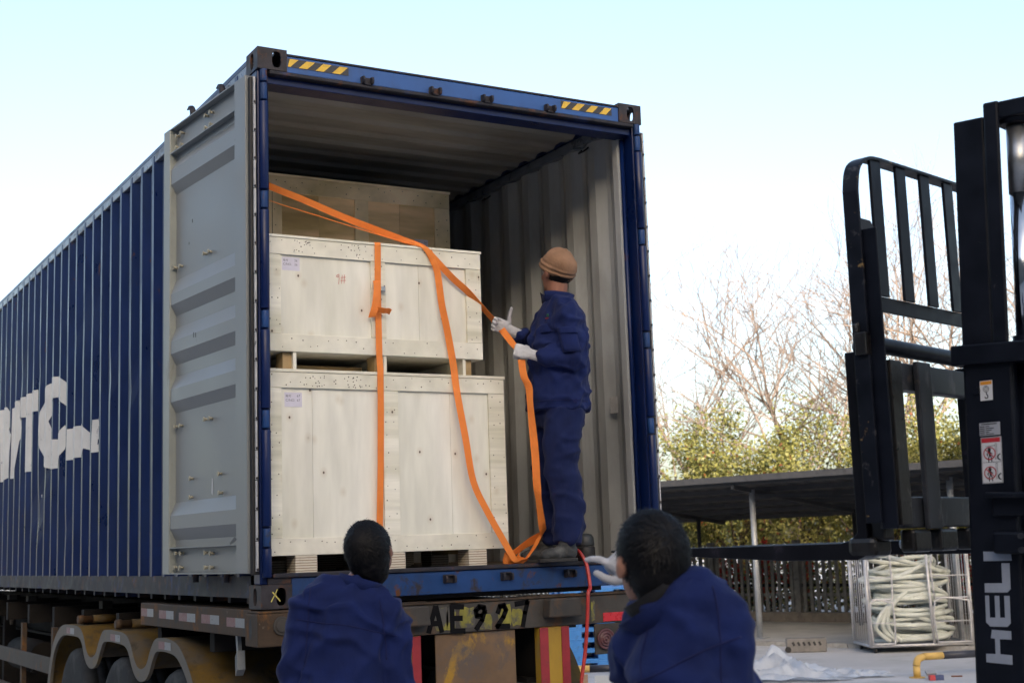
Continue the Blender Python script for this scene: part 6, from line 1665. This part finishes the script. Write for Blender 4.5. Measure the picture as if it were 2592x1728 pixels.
for a_, b_, c_ in LR: limb(mb, [(a_, .075, .08), (b_, .055, .06), (c_, .04, .045)], rs_)
pr_ = make_body(mb, PR(.10,0,0), M['skin'], 'person with short black hair nearest the camera, navy jacket, white gloved hand raised and pointing')
eyes(pr_, rhc, rhf, rhs, rhu)
mb = MB(); hair_cap(mb, rhc, rhf, rhs, rhu, .96); hr_ = organic(mb, 'hair', M['hair_black'], pr_, .007, 2, .003, 9, 5)
mb = MB(); wh = rhc+rhu*.085-rhf*.085; strands(mb, rhc, rhf, rhs, rhu, .97, 10000, 3, .034, (-.11, .05), wh, .0008); tag(mb.build('hair_strands', M['hair_strand'], hr_), kind='stuff')
mb = MB(); limb(mb, [(PR(.10,-.01,.78), .165, .13), (PR(.10,-.015,.92), .172, .135), (PR(.098,-.02,1.02), .17, .13)], rs_, 18)
for a_, b_, c_ in LR: limb(mb, [(a_, .10, .115), (b_, .08, .09), (c_, .075, .085), (c_-UP*.02, .075, .085)], rs_, 16)
organic(mb, 'trousers', M['navy_trousers'], pr_, .011, 3, .006, 5.2, 1.4)
mb = MB()
limb(mb, [(PR(.10,-.02,.78), .205, .170), (PR(.10,-.03,.95), .205, .170), (PR(.094,-.035,1.15), .172, .160), (PR(.086,-.04,1.30), .158, .145), (PR(.076,-.04,1.39), .150, .125), (PR(.064,-.035,1.445), .120, .105), (PR(.050,-.025,1.485), .080, .080)], (rs_-UP*.42).normalized(), 24)
for key in ('ls', 'rs'):
    S_, E_, W_ = JR[key]; dup = (E_-S_).normalized(); df_ = (W_-E_).normalized()
    limb(mb, [(S_-dup*.035, .045, .055), (S_+dup*.01, .074, .086), (S_.lerp(E_,.4), .074, .082), (E_, .070, .072), (E_.lerp(W_,.5), .056, .058), (W_-df_*.01, .046, .048)], rs_, 18)
limb(mb, [(PR(-.050,.05,1.370), .070, .078), (PR(.00,.02,1.425), .075, .090), (PR(.052,-.02,1.470), .080, .095), (PR(.090,-.035,1.500), .080, .092), (PR(.122,-.045,1.502), .080, .090), (PR(.148,-.05,1.486), .074, .082)], UP, 18)
jr = organic(mb, 'jacket', M['navy_cloth'], pr_, .0075, 4, lambda p: .015, 9.4, 1.05)
seam(jr, [PR(-.06,0,1.325), PR(.02,0,1.36), PR(.10,0,1.395), PR(.19,0,1.42)], WW)
seam(jr, [PR(.135,0,1.535), PR(.140,0,1.46), PR(.136,0,1.36), PR(.13,0,1.28)], WW); seam(jr, [PR(-.02,0,1.44), PR(-.045,0,1.36), PR(-.035,0,1.29)], WW)
collar_band('inner_collar', M['collar_black'], jr, PR(.034,-.02,1.478), (UP*.86-RR*.50+WW*.06), rs_, .076, .082, .060, .006, .006, fdir=rf)
collar_band('collar', M['navy_cloth'], jr, PR(.040,-.022,1.462), (UP*.86-RR*.50+WW*.06), rs_, .092, .098, .050, .020, .006, fdir=rf, gap=60)
glove('glove', JR['ls'][2]+V(0,0,.0), -RR*.70+UP*.62+WW*.1, -RR*.45-UP*.45+WW*.6, -RR*.65-UP*.70, M['glove_white'], pr_, ((18,26,20),(70,80,50),(78,85,55),(80,85,55)), ((.75,.60,.2),(.95,.25,.2),(1,.0,.2)), k=.98, cuff=.05)
W_ = JR['rs'][2]; glove('glove', W_, (WW*.3-UP*.95), -RR, WW*.9+UP*.3, M['glove_white'], pr_, (18, 25, 18), ((.7,.5,.2),(.9,.2,.2),(1,.0,.2)), cuff=.03)
for a_, b_, c_ in LR: shoe(pr_, V(c_.x, c_.y, 0)-rf*.07, V(c_.x, c_.y, 0)+rf*.19, .002, rs_)
